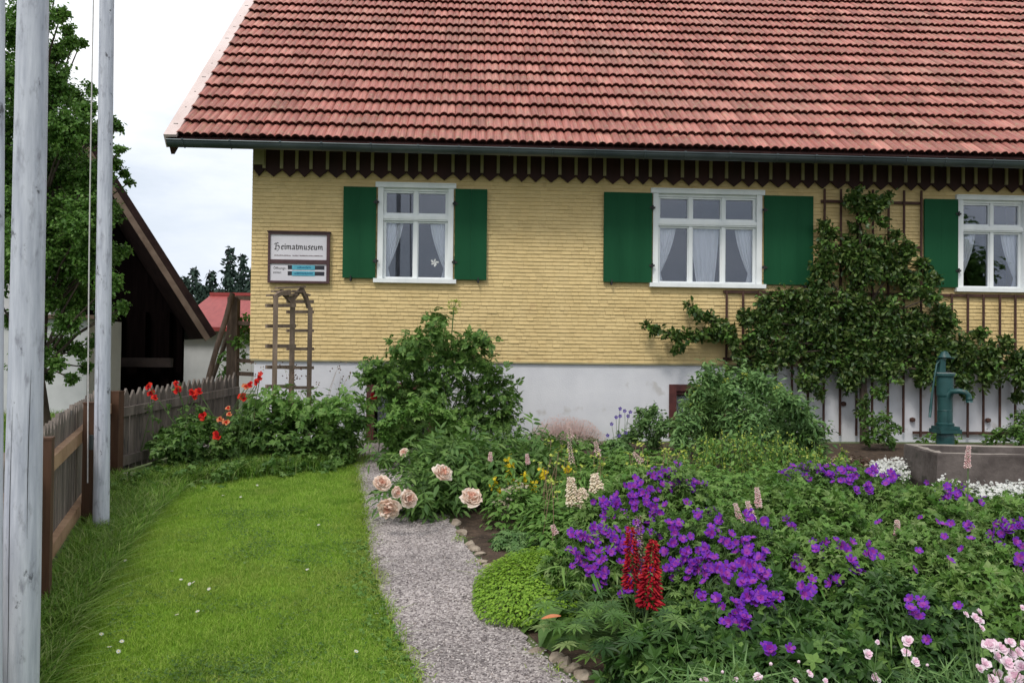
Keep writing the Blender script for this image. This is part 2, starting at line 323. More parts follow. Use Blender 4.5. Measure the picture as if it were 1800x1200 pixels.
def blobs(mb, mtw, T, lst, twigs, per, size, flat=(1, 1, 1), upb=.5, rad=.004, tw_up=.15, dens=1.0):
    """foliage spread through listed balls (centre, radius): twigs radiate from near each centre and carry leaves"""
    pos = []; od = []
    for c, r in lst:
        K = max(3, int(twigs*dens*(r/.3)**1.8))
        for i in range(K):
            d = rdir(1)[0]*np.array(flat); d[2] += tw_up; st = np.array(c)+rdir(1)[0]*np.array(flat)*r*.5*rng.uniform(0, 1); l = r*rng.uniform(.45, 1.0)
            if mtw is not None and i % 2 == 0: mtw.tube([st, st+d*l*.5+rng.normal(size=3)*.02, st+d*l], [rad, rad*.7, rad*.4], 3, cap=False)
            for u in rng.uniform(.15, 1.05, per):
                pos.append(st+d*l*u+rng.normal(size=3)*.35*size); od.append(nrm(d+rdir(1)[0]*.8))
    leaves(mb, T, np.array(pos), np.array(od), size, upb, .9, .6)
# ================================================================ SETTING: ground, lawn, path, bed
def polysheet(name, poly, z, mat, kind='structure', sub=.25, jag=0):
    import bmesh
    from mathutils.geometry import delaunay_2d_cdt
    poly = [np.array(p[:2]) for p in poly]; pts = []
    for i, p in enumerate(poly):
        q = poly[(i+1) % len(poly)]; n = max(1, int(np.linalg.norm(q-p)/(.06 if jag else .4)))
        for j in range(n): 
            x = p+(q-p)*j/n; pts.append(Vector((x[0]+random.gauss(0, jag), x[1]+random.gauss(0, jag))))
    nb = len(pts)
    r = delaunay_2d_cdt(pts, [], [list(range(nb))], 1, 1e-5)
    v = [(a.x, a.y, float(gz(a.x, a.y))+z) for a in r[0]]
    mb = MB(); mb.add(v, [tuple(f) for f in r[2]]); o = mb.build(name, mat); tag(o, kind=kind); return o
def inside(poly, X, Y):
    c = np.zeros(len(X), bool); n = len(poly)
    for i in range(n):
        x1, y1 = poly[i][:2]; x2, y2 = poly[(i+1) % n][:2]
        hit = ((y1 > Y) != (y2 > Y)) & (X < (x2-x1)*(Y-y1)/(y2-y1+1e-12)+x1); c ^= hit
    return c
M['earth'] = nmat('rough_ground', (.045, .075, .02), (.10, .13, .045), 1.5, bump=.5, bscale=20)
mb = MB(); ys = np.array([-60, -20, -6, 0, 4, 8, 11, 14, 20, 40, 90, 220, 700.]); xs = np.array([-500, -150, -50, -20, -8, 0, 8, 20, 50, 150, 500.])
V = [[(x, y, float(gz(x, y))+(-.0)) for y in ys] for x in xs]; mb.grid(V, len(xs), len(ys)); tag(mb.build('ground', M['earth']), kind='structure')
# path of grey pinkish grit
pl = [(735, 1200), (712, 1150), (690, 1105), (668, 1045), (650, 990), (646, 950), (640, 900), (634, 860), (626, 826)]
pr = [(1010, 1200), (965, 1165), (918, 1120), (888, 1075), (868, 1022), (838, 985), (812, 950), (790, 915), (770, 880), (745, 845), (735, 818)]
PL = [PG(*q) for q in pl]; PR = [PG(*q) for q in pr]
PL = [np.array([PL[0][0]+.35, .2, 0]), PL[0]+np.array([.08, -.8, 0])]+PL
PR = [np.array([PR[0][0]+.95, .2, 0]), PR[0]+np.array([.3, -.8, 0])]+PR
back = [np.array([-3.6, 9.55, 0]), np.array([-3.6, 9.98, 0]), np.array([1.2, 10.15, 0]), np.array([1.2, 9.75, 0])]
path_poly = PL+[np.array([-1.75, 9.4, 0])]+back+[np.array([-.75, 9.55, 0])]+PR[::-1]
def gravel_mat():
    m, nt, N, L, b = newmat('grey_grit')
    tc = N.new('ShaderNodeTexCoord'); v = N.new('ShaderNodeTexVoronoi'); v.inputs['Scale'].default_value = 85; L.new(tc.outputs['Object'], v.inputs[0])
    r = N.new('ShaderNodeValToRGB'); e = r.color_ramp.elements; e[0].color = (.13, .11, .105, 1); e[1].color = (.50, .45, .43, 1); e.new(.5).color = (.29, .255, .25, 1)
    s = N.new('ShaderNodeSeparateColor'); L.new(v.outputs['Color'], s.inputs[0]); L.new(s.outputs[0], r.inputs[0])
    n = N.new('ShaderNodeTexNoise'); n.inputs['Scale'].default_value = 2.2; n.inputs['Detail'].default_value = 6; L.new(tc.outputs['Object'], n.inputs[0])
    mr = N.new('ShaderNodeMapRange'); mr.inputs[1].default_value = .3; mr.inputs[2].default_value = .7; mr.inputs[3].default_value = .6; mr.inputs[4].default_value = 1.2; L.new(n.outputs[0], mr.inputs[0])
    sc = N.new('ShaderNodeVectorMath'); sc.operation = 'SCALE'; L.new(r.outputs[0], sc.inputs[0]); L.new(mr.outputs[0], sc.inputs[3]); L.new(sc.outputs[0], b.inputs['Base Color'])
    bp = N.new('ShaderNodeBump'); bp.inputs['Strength'].default_value = .9; bp.inputs['Distance'].default_value = .006; bp.invert = True; L.new(v.outputs['Distance'], bp.inputs['Height']); L.new(bp.outputs[0], b.inputs['Normal']); b.inputs['Roughness'].default_value = .9
    return m
M['grit'] = gravel_mat(); M['pebble'] = leafmat('grit_stone', [(.11, .095, .095), (.25, .22, .22), (.40, .36, .35), (.55, .51, .49), (.30, .25, .23)], rough=.85, trans=0)
polysheet('path', path_poly, .008, M['grit'], jag=.012)
# loose stones over the path
k = 42000; Y = 3.1+(9-3.1)*rng.uniform(0, 1, k)**1.5; X = rng.uniform(-1.8, .6, k); ok = inside(path_poly, X+rng.normal(size=k)*.03, Y); X, Y = X[ok], Y[ok]; k = len(X)
mb = MB(); mb.scat(T_OCT, np.stack([X, Y, gz(X, Y)+.010], -1), frames(rdir(k, 2), rdir(k)), np.abs(rng.normal(size=(k, 1))*.0018+.0045)*np.array([[1.2, 1, .7]]))
tag(mb.build('gravel', M['pebble']), kind='stuff')
# soil of the flower beds
bedR = [np.array([2.6, .2, 0])*[.55, 1, 1]]+[p+np.array([.04, 0, 0]) for p in PR]+[np.array([-.7, 9.5, 0]), np.array([1.3, 9.7, 0]), np.array([1.3, 10.3, 0]), np.array([8, 10.65, 0]), np.array([8, .2, 0])]
polysheet('soil_bed', bedR, .004, M['soil'])
# lawn
lawn_poly = [np.array([-1.25, .2, 0])]+[np.array([-1.25-.35*(y-1)*.0-.355*(y-1.0), y, 0]) for y in (1.0, 2, 3, 4, 5, 6, 7, 7.6)]+[np.array([-3.3, 8.9, 0]), np.array([-2.0, 9.2, 0]), np.array([-1.85, 9.1, 0])]+[p-np.array([.02, 0, 0]) for p in PL[::-1]]
M['turf'] = nmat('turf', (.07, .16, .012), (.15, .28, .03), 4, bump=.8, bscale=60, spots=((.16, .17, .05), 3.5, .66), rough=.95, spec=.1)
polysheet('lawn', lawn_poly, .004, M['turf'], jag=.012)
def blades(k, X, Y, h, wd, lean, mat, name, seg=2, label=None):
    """grass: one bent blade per point"""
    a = rng.uniform(0, 6.283, k); z0 = gz(X, Y); h = h*rng.uniform(.5, 1.25, k); le = lean*np.abs(rng.normal(size=k))*h
    dx, dy = np.cos(a), np.sin(a); sx, sy = -dy*wd, dx*wd; V = []
    lv = [0, .55, 1] if seg == 2 else [0, .35, .7, 1]
    for i, t in enumerate(lv):
        cx = X+dx*le*t*t; cy = Y+dy*le*t*t; cz = z0+h*t*(1-.25*lean*t*min(1, lean))
        if i < len(lv)-1:
            f = 1-.35*t; V += [np.stack([cx-sx*f, cy-sy*f, cz], -1), np.stack([cx+sx*f, cy+sy*f, cz], -1)]
        else: V.append(np.stack([cx, cy, cz], -1))
    V = np.stack(V, 1); nv = V.shape[1]; F_ = [(2*i, 2*i+1, 2*i+3, 2*i+2) for i in range(len(lv)-2)]+[(nv-3, nv-2, nv-1)]
    fl = np.concatenate([np.array(f) for f in F_]); ft = np.array([len(f) for f in F_])
    mb = MB(); mb.v.append(V.reshape(-1, 3)); mb.n = k*nv; mb.l.append((fl[None]+(np.arange(k)*nv)[:, None]).ravel()); mb.t.append(np.tile(ft, k)); mb.m.append(np.zeros(k*len(F_), int))
    return mb.build(name, mat)
k = 420000; Y = 3.0+(9.2-3.0)*rng.uniform(0, 1, k)**1.45; X = rng.uniform(-3.8, -.3, k); ok = inside(lawn_poly, X, Y); X, Y = X[ok], Y[ok]
tag(blades(len(X), X, Y, .030, .0017, .8, M['grass'], 'lawn_grass'), kind='stuff')
k = 5200; Y = rng.uniform(3.1, 9.1, k); ex = np.interp(Y, [p[1] for p in PL], [p[0] for p in PL])
tag(blades(k, ex+rng.normal(size=k)*.035-.03, Y, .05, .0022, 1.3, M['grass'], 'lawn_edge_grass'), kind='stuff')
# taller rough grass along the side fence, the flagpoles and in front of the far bushes
def fx(y): return -2.35-.355*(y-4.26)+.03
k = 17000; Y = rng.uniform(2.6, 7.7, k); wd_ = np.interp(Y, [2.6, 4.2, 5.5, 6.6, 7.7], [.20, .22, .34, .5, .75]); X = fx(Y)+np.abs(rng.uniform(0, 1, k))**1.3*wd_
tag(blades(k, X, Y, .15, .0028, 1.1, M['tallgrass'], 'tall_grass', seg=3), kind='stuff')
k = 9000; t = rng.uniform(0, 1, k); X = -3.25+t*1.65; Y = 7.35+t*1.45+rng.normal(size=k)*.17
tag(blades(k, X, Y, .15, .0032, .9, M['tallgrass'], 'tall_grass', seg=3), kind='stuff')
k = 60000; Y = rng.uniform(6.5, 16, k); X = rng.uniform(-12, -3.0, k); ok = X < fx(Y)-.1; X, Y = X[ok], Y[ok]
tag(blades(len(X), X, Y, .16, .006, .9, M['tallgrass'], 'meadow_grass', seg=2), kind='stuff')
# clover and weeds at the lawn edge
mb = MB(); k = 1300; t = rng.uniform(0, 1, k); X = -3.3+t*1.7; Y = 7.3+t*1.35+rng.normal(size=k)*.2+.12*np.sin(t*25)
pos = np.stack([X, Y, gz(X, Y)+rng.uniform(.01, .15, k)*(.5+.5*np.abs(np.sin(t*17)))], -1); leaves(mb, T_GER, pos, rdir(k, .5), .045)
tag(mb.build('ground_cover', M['green1']), kind='stuff')
k = 420; Y = rng.uniform(3.2, 5.6, k); ex = np.interp(Y, [p[1] for p in PL], [p[0] for p in PL]); X = ex-np.abs(rng.normal(size=k))*.09; pos = np.stack([X, Y, gz(X, Y)+rng.uniform(.01, .04, k)], -1); mb = MB(); leaves(mb, T_GER, pos, rdir(k, .8), .018)
tag(mb.build('clover', M['light']), kind='stuff')
k = 5200; cx_ = rng.uniform(-2.2, -.6, 60); cy_ = rng.uniform(3.2, 6.5, 60); j_ = rng.integers(0, 60, k); X = cx_[j_]+rng.normal(size=k)*.09; Y = cy_[j_]+rng.normal(size=k)*.09; ok = inside(lawn_poly, X, Y) & (X > fx(Y)+.35); X, Y = X[ok], Y[ok]; mb = MB(); leaves(mb, T_GER, np.stack([X, Y, gz(X, Y)+rng.uniform(.012, .026, len(X))], -1), rdir(len(X), 2), .0095)
tag(mb.build('clover', M['green1']), kind='stuff')
# weeds and fallen bits along both path edges
k = 1500; Y = rng.uniform(3.2, 8.6, k); sd__ = rng.integers(0, 2, k); e1 = np.interp(Y, [p[1] for p in PL], [p[0] for p in PL]); e2 = np.interp(Y, [p[1] for p in PR], [p[0] for p in PR]); cl = np.sin(Y*9)+np.sin(Y*23+1) > .3; X = np.where(sd__ == 0, e1+np.abs(rng.normal(size=k))*.035, e2-np.abs(rng.normal(size=k))*.04); X, Y = X[cl], Y[cl]
tag(blades(len(X), X, Y, .04, .003, 1.5, M['grass'], 'path_weeds'), kind='stuff')
# daisies
for px, py in [(302, 1013), (318, 1028), (333, 1036), (340, 1033), (367, 1045), (344, 1055), (311, 1091), (347, 1085), (178, 1126), (214, 1139), (192, 1149), (208, 1157), (392, 877), (423, 880), (452, 859), (220, 994), (197, 991), (662, 1089), (626, 1157), (540, 1010), (560, 930)]:
    g = PG(px, py); r = thing('daisy', g, 'tiny white daisy open in the mown lawn', 'flower', 'daisies in the lawn')
    a = MB(); a.tube([g, g+[0, 0, .03]], .001, 4); a.build('stem', M['stem'], r)
    a = MB(); a.scat(t_flower(9, .2, .1, .3, .1), g+[0, 0, .032], frames(rdir(1, 3), rdir(1)), .0105); a.build('flower_head', [M['white_p'], M['yellow']], r)
# stone by the fence
def rock(c, s, seed, rot=0, sub=2):
    import bmesh
    bm = bmesh.new(); bmesh.ops.create_icosphere(bm, subdivisions=sub+1, radius=1); r = np.random.default_rng(seed)
    V = np.array([v.co[:] for v in bm.verts]); Fc = [tuple(v.index for v in f.verts) for f in bm.faces]; bm.free()
    for _ in range(9):
        n = nrm(r.normal(size=3)); d = V@n; th = r.uniform(.42, .8); V = V-np.outer(np.maximum(d-th, 0)*.85, n)
    V = V*(1+.06*bumpf(V, seed, 3))[:, None]*np.array(s); ca, sa = math.cos(rot), math.sin(rot); V = np.stack([V[:, 0]*ca-V[:, 1]*sa, V[:, 0]*sa+V[:, 1]*ca, V[:, 2]], -1)
    return MB().add(V+np.array(c), Fc)
M['stone'] = nmat('field_stone', (.22, .19, .15), (.42, .38, .32), 9, bump=.6, bscale=30, spots=((.09, .08, .06), 14, .6), rough=.9)
g = PG(245, 845); tag(rock(g+[0, 0, .03], (.2, .12, .075), 3, .5).build('field_stone', M['stone'], org=g), 'flat grey field stone lying at the foot of the fence', 'stone')
# edging stones between path and bed
sm = nmat('edging_stone_pale', (.16, .125, .095), (.36, .30, .235), 12, bump=.5, bscale=60, rough=.9, isl=.15)
es = [(800, 921, .15, .05), (812, 938, .16, .05), (826, 956, .10, .045), (832, 966, .09, .04), (842, 975, .1, .04), (848, 988, .06, .03), (856, 996, .055, .03), (865, 1003, .06, .035), (873, 1012, .05, .03), (880, 1019, .055, .03), (945, 1146, .07, .03), (978, 1158, .08, .04), (992, 1168, .09, .05), (1005, 1177, .075, .045), (1022, 1188, .09, .045)]
for i, (px, py, ln, h) in enumerate(es):
    g = PG(px, py); g2 = PG(px+10, py+14); ang = math.atan2(g2[1]-g[1], g2[0]-g[0])
    lab_ = ['longest dark brick starting the path edging near the right peony bloom', 'dark brick set on edge directly after the first one', 'squarish dark brick end before the pale chips begin', 'first pale chip after the dark bricks', 'pale brick chip halfway along the bare soil', 'wider worn chip halfway along the bare soil', 'low chip half sunk in the path edge', 'lower small chip near the lime cushion', 'chip touching the back of the lime cushion', 'last chip disappearing under the lime cushion', 'flat stone just beyond the front of the lime cushion', 'rough stone under the broad leaves beside the path', 'round high stone in the edging under the lupin leaves', 'small stone wedged between two larger edging stones', 'nearest edging stone at the bottom of the photo'][i]; lab = 'long dark brick set on edge where the gravel path meets the bare soil' if i < 2 else ('small pale brick chip in the row along the bare soil bed' if i < 10 else 'rough pale stone in the path edging under the lupin leaves')
    o = rock(g+[.0, 0, h*.1], (ln*.6, .05, h*.7), 40+i, ang+.15*math.sin(i*3), 1).build('edging_stone', sm, org=g)
    tag(o, lab_, 'stone', ['bricks along the path', 'brick chips along the path', 'edging stones by the lupins'][0 if i < 2 else 1 if i < 10 else 2])
# ================================================================ HOUSE
HC = (0, 10.4, 0); TH = R_(3)
house = thing('farmhouse', HC, 'yellow shingled farmhouse with red tiled roof and green shutters', 'house', rz=TH)
def HW(s, y, z):   # house coordinates to world
    return np.array([s*math.cos(TH)-y*math.sin(TH), 10.4+s*math.sin(TH)+y*math.cos(TH), z])
def hb(mb, name, mat, parent=None, smooth=False): return mb.build(name, mat, parent if parent is not None else house, local=True, smooth=smooth)
WX0, WX1 = -3.125, 8.6
M['shingle'] = nmat('yellow_painted_shingle', (.58, .43, .195), (.645, .49, .235), 2.2, rough=.7, isl=.06, spots=((.53, .38, .175), 6, .66), bump=.3, bscale=40)
M['plaster'] = nmat('white_plaster', (.57, .575, .61), (.64, .645, .675), 2.5, rough=.85, bump=.35, bscale=70, spots=((.50, .49, .49), 3.2, .63))
M['white'] = nmat('white_paint', (.70, .73, .74), (.80, .82, .82), 6, rough=.45, stretch=(1, 1, .2))
M['shutter'] = nmat('green_shutter_paint', (.006, .060, .024), (.009, .074, .030), 5, rough=.7, spec=.15, stretch=(1, 1, .15))
M['brown'] = nmat('dark_brown_wood', (.022, .006, .005), (.042, .012, .010), 7, rough=.75, stretch=(1, 1, .2))
M['batten'] = nmat('shaded_yellow_batten', (.27, .235, .125), (.34, .29, .16), 6, rough=.7)  # yellow paint darkened to hold the shade of the eave
M['iron'] = nmat('black_iron', (.012, .012, .012), (.03, .03, .03), 20, rough=.6)
wins = [  # x0, x1 of the head board, panes, left/right shutter spans
    (-1.672, -.700, 2, (-2.052, -1.66), (-.712, -.322)),
    (1.688, 3.110, 3, (1.105, 1.70), (3.10, 3.715)),
    (5.548, 6.52, 2, (5.13, 5.56), (6.51, 6.94))]
ZT, ZB = 3.578, 2.362
cellars = [(-1.72, -.95, .40, 1.13), (1.97, 2.72, .52, 1.14)]
# plinth with openings
mb = MB(); xs_ = [WX0+.03]+[v for c in cellars for v in c[:2]]+[WX1]
for i in range(0, len(xs_)-1):
    if i % 2 == 0: mb.b2(xs_[i], xs_[i+1], 0, .3, -.3, 1.44)
    else:
        c = cellars[i//2]; mb.b2(xs_[i], xs_[i+1], 0, .3, c[3], 1.44); mb.b2(xs_[i], xs_[i+1], 0, .3, -.3, c[2])
mb.b2(WX0+.03, WX0+.33, .3, 8, -.3, 1.44); mb.b2(WX1-.3, WX1, .3, 8, -.3, 1.44); mb.b2(WX0+.33, WX1-.3, 7.7, 8, -.3, 1.44)
hb(mb, 'plinth', M['plaster'])
# structural wall behind the shingles, windows left open
mb = MB(); edges = [WX0+.02]
for w_ in wins: edges += [w_[0]+.04, w_[1]-.04]
edges.append(WX1)
for i in range(len(edges)-1):
    if i % 2 == 0: mb.b2(edges[i], edges[i+1], 0, .25, 1.44, 4.35)
    else: mb.b2(edges[i], edges[i+1], 0, .25, 1.44, ZB+.03); mb.b2(edges[i], edges[i+1], 0, .25, ZT-.03, 4.35)
mb.b2(WX0+.02, WX0+.27, .25, 8, 1.44, 4.35); mb.b2(WX1-.25, WX1, .25, 8, 1.44, 4.35); mb.b2(WX0+.27, WX1-.25, 7.75, 8, 1.44, 4.35)
for gx in (WX0+.02, WX1-.25): mb.add([(gx, 0, 4.35), (gx, 8, 4.35), (gx, 4, 7.35), (gx+.25, 0, 4.35), (gx+.25, 8, 4.35), (gx+.25, 4, 7.35)], [(0, 2, 1), (3, 4, 5), (0, 3, 5, 2), (1, 2, 5, 4)])
hb(mb, 'wall', M['shingle'])
# shingle courses: every shingle its own tilted chip
mb = MB(); z = 1.425; row = 0; SV = []; 
while z < 4.02:
    x = WX0-.02+rng.uniform(-.05, 0)
    while x < WX1:
        wv = rng.uniform(.05, .13); x1 = min(x+wv, WX1)
        if x1 > WX0-.015:
            xm = (x+x1)/2; skip = any(w_[0]+.03 < xm < w_[1]-.03 and ZB < z+.02 < ZT for w_ in wins)
            if not skip: SV.append((max(x, WX0-.02), x1-.002, z+rng.normal()*.0013, z+.062, .018+rng.normal()*.0016))
        x = x1
    z += .0455; row += 1
SV = np.array(SV); a0, a1, z0, z1, d = SV.T; o = np.zeros_like(a0)
V = np.stack([np.stack(q, -1) for q in ((a0, -d, z0), (a1, -d, z0), (a1, o-.004, z1), (a0, o-.004, z1), (a0, o-.001, z0), (a1, o-.001, z0))], 1)
mb.n = len(V)*6; mb.v.append(V.reshape(-1, 3)); base = (np.arange(len(V))*6)[:, None]; mb.l.append((np.array([0, 1, 2, 3, 4, 5, 1, 0])[None]+base).ravel()); mb.t.append(np.tile([4, 4], len(V))); mb.m.append(np.zeros(2*len(V), int))
# side gable shingles seen edge on
z = 1.425
while z < 4.3: mb.b2(WX0-.012, WX0+.02, -.008, 7.98, z, z+.03); z += .0455
hb(mb, 'shingle_cladding', M['shingle'])
mb = MB(); mb.b2(WX0-.005, WX1, -.03, 0, 1.405, 1.424); hb(mb, 'drip_board', M['batten'])
# windows
M['glass'] = None
def glassmat():
    m, nt, N, L, b = newmat('window_glass'); N.remove(b)
    t = N.new('ShaderNodeBsdfTransparent'); t.inputs[0].default_value = (.985, .985, .99, 1); g = N.new('ShaderNodeBsdfGlossy'); g.inputs['Roughness'].default_value = .015; g.inputs[0].default_value = (.85, .9, 1, 1)
    nz = N.new('ShaderNodeTexNoise'); nz.inputs['Scale'].default_value = 2.5; tc = N.new('ShaderNodeTexCoord'); L.new(tc.outputs['Object'], nz.inputs[0]); 
    f = N.new('ShaderNodeFresnel'); f.inputs[0].default_value = 1.5; a = N.new('ShaderNodeMath'); a.operation = 'MULTIPLY_ADD'; a.inputs[1].default_value = 1.2; a.inputs[2].default_value = .025; L.new(f.outputs[0], a.inputs[0])
    x = N.new('ShaderNodeMixShader'); L.new(a.outputs[0], x.inputs[0]); L.new(t.outputs[0], x.inputs[1]); L.new(g.outputs[0], x.inputs[2]); L.new(x.outputs[0], N['Material Output'].inputs[0]); return m
M['glass'] = glassmat(); M['lace'] = leafmat('white_net_curtain', [(.80, .83, .87), (.85, .87, .90)], rough=.9, trans=.12)
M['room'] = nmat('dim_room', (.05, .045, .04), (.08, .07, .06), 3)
def curtain(mb, xt0, xt1, xb0, xb1, ztop, zbot, ztie, side):
    """gathered net: full at the top, drawn to one side at the tie, flaring below"""
    nu, nv = 26, 22; V = []
    for i in range(nu):
        u = i/(nu-1); c = []
        for j in range(nv):
            z = ztop+(zbot-ztop)*j/(nv-1); k = (ztop-z)/(ztop-ztie)
            if k <= 1: e = k**1.5; x0 = xt0+(xb0-xt0)*e; x1 = xt1+(xb1-xt1)*e
            else:
                q = (z-ztie)/(zbot-ztie+1e-9); x0, x1 = xb0, xb1
                if side == 'l': x1 = xb1+.035*q
                elif side == 'r': x0 = xb0-.035*q
            c.append((x0+(x1-x0)*u, .092+.011*math.sin(u*34+.6*math.sin(z*5)), z))
        V.append(c)
    mb.grid(V, nu, nv)
def window(x0, x1, n, shl, shr, k):
    f = MB(); a0, a1 = x0+.03, x1-.03
    f.b2(x0, x1, -.05, .05, ZT-.062, ZT); f.b2(x0+.012, x1-.012, -.062, -.05, ZT-.018, ZT-.002)       # head board
    f.b2(a0, a0+.065, -.035, .12, ZB+.05, ZT-.062); f.b2(a1-.065, a1, -.035, .12, ZB+.05, ZT-.062)   # casing
    f.b2(a0+.065, a1-.065, .0, .12, ZT-.095, ZT-.062)
    fr = hb(f, 'window', M['white'])
    s = MB(); s.b2(x0-.012, x1+.012, -.075, .05, ZB, ZB+.05); hb(s, 'sill', M['white'], fr)
    i0, i1 = a0+.065, a1-.065; zt, zs, zb = ZT-.095, 3.155, ZB+.05
    s = MB(); s.b2(i0, i1, -.012, .10, zs-.035, zs+.035); s.b2(i0, i1, -.024, -.012, zs-.018, zs+.022); hb(s, 'transom', M['white'], fr)
    pw = (i1-i0)/n
    for r, (za, zc) in enumerate(((zs+.035, zt), (zb, zs-.035))):
        for j in range(n):
            q0, q1 = i0+pw*j, i0+pw*(j+1); s = MB(); wb = .034
            s.b2(q0+.0015, q0+wb, .02, .07, za+.002, zc-.002); s.b2(q1-wb, q1-.0015, .02, .07, za+.002, zc-.002); s.b2(q0+wb, q1-wb, .02, .07, za+.002, za+wb*.8); s.b2(q0+wb, q1-wb, .02, .07, zc-wb*.7, zc-.002)
            sash = hb(s, 'sash', M['white'], fr)
            g = MB(); g.b2(q0+wb-.004, q1-wb+.004, .042, .046, za+wb*.7, zc-wb*.6); hb(g, 'pane', M['glass'], fr)
        for j in range(1, n):
            q = i0+pw*j; s = MB(); s.b2(q-.022, q+.022, .002, .019, za+.003, zc-.003); hb(s, 'mullion', M['white'], fr)
    zt2, zb2 = zs-.02, zb+.01; W = i1-i0
    if n == 2: sets = [(i0-.02, i0+.235, i0-.02, i0+.055, 'l'), (i1-.22, i1+.02, i1-.05, i1+.02, 'r')]
    else: sets = [(i0-.02, i0+.25, i0-.02, i0+.06, 'l'), (i0+pw+.03, i0+2*pw-.03, i0+pw+.10, i0+2*pw-.085, 'c'), (i1-.24, i1+.02, i1-.07, i1+.02, 'r')]
    for xa, xb_, xc, xd, sd_ in sets:
        c = MB(); curtain(c, xa, xb_, xc, xd, zt2, zb2, (zb2+.13) if sd_ != 'c' else zb2, sd_); hb(c, 'curtain', M['lace'], fr, smooth=True)
    if k == 0:
        c = MB(); zc = 2.62; xc = -.955
        for a, l in ((0.3, .05), (1.5, .045), (2.6, .05), (3.7, .04), (4.9, .045), (5.6, .035)): c.add([(xc, .041, zc), (xc+l*math.cos(a-.35), .0405, zc+l*math.sin(a-.35)), (xc+l*1.1*math.cos(a), .040, zc+l*1.1*math.sin(a)), (xc+l*.6*math.cos(a+.5), .0405, zc+l*.6*math.sin(a+.5))], [(0, 1, 2, 3)])
        o = hb(c, 'window_sticker', M['white_p'], fr)
    for (q0, q1), sd_ in ((shl, 'l'), (shr, 'r')):
        s = MB(); nb = 2 if q1-q0 < .5 else 3; bw = (q1-q0)/nb; th = R_(3 if sd_ == 'l' else -3)
        for j in range(nb): s.b2(q0+bw*j+.0004, q0+bw*(j+1)-.0004, -.062, -.034, 2.412, 3.512)
        sh = hb(s, 'shutter', M['shutter'])
        for zz in (2.62, 3.33):
            h = MB(); xe = q1 if sd_ == 'l' else q0; h.b2(xe-.03, xe+.035, -.072, -.0625, zz-.012, zz+.012); h.lathe((xe+.004 if sd_ == 'l' else xe-.004, -.075, zz-.028), [(0, 0), (.011, 0), (.011, .056), (0, .056)], 8); hb(h, 'hinge', M['iron'], sh)
        h = MB(); xe = q0+.1 if sd_ == 'l' else q1-.1; h.b2(xe-.01, xe+.01, -.08, -.02, 2.38, 2.41); h.b2(xe-.006, xe+.006, -.085, -.07, 2.37, 2.44); hb(h, 'shutter_catch', M['iron'], sh)
for k, w_ in enumerate(wins): window(*w_, k)
# rooms behind the windows
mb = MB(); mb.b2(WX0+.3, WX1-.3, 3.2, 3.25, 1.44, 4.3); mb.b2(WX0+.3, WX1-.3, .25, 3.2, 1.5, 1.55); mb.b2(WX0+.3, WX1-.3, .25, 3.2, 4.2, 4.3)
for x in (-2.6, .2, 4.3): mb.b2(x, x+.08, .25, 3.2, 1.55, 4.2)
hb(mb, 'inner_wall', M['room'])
# cellar windows
M['oxblood'] = nmat('dark_red_frame', (.06, .015, .015), (.10, .028, .024), 10, rough=.6)
for x0, x1, z0, z1 in cellars:
    f = MB(); f.b2(x0-.03, x1+.03, -.02, .0, z1-.05, z1+.03); f.b2(x0-.03, x0+.06, -.02, .2, z0, z1-.05); f.b2(x1-.06, x1+.03, -.02, .2, z0, z1-.05); f.b2(x0+.06, x1-.06, .02, .2, z0, z0+.05); f.b2(x0+.06, x1-.06, .02, .2, z1-.1, z1-.05); f.b2((x0+x1)/2-.02, (x0+x1)/2+.02, .05, .12, z0+.05, z1-.1)
    fr = hb(f, 'cellar_window', M['oxblood'])
    g = MB(); g.b2(x0+.06, x1-.06, .09, .094, z0+.05, z1-.1); hb(g, 'pane', M['glass'], fr)
    c = MB(); V = [[(x0+.09+(x1-x0-.3)*.5*i/11, .15+.01*math.sin(i*2), z0+.05+(z1-z0-.17)*j) for j in (0, 1)] for i in range(12)]; c.grid(V, 12, 2); hb(c, 'curtain', M['lace'], fr)
    c = MB(); c.b2(x0-.1, x1+.1, .6, .65, z0-.3, z1+.2); hb(c, 'recess', M['room'], fr)
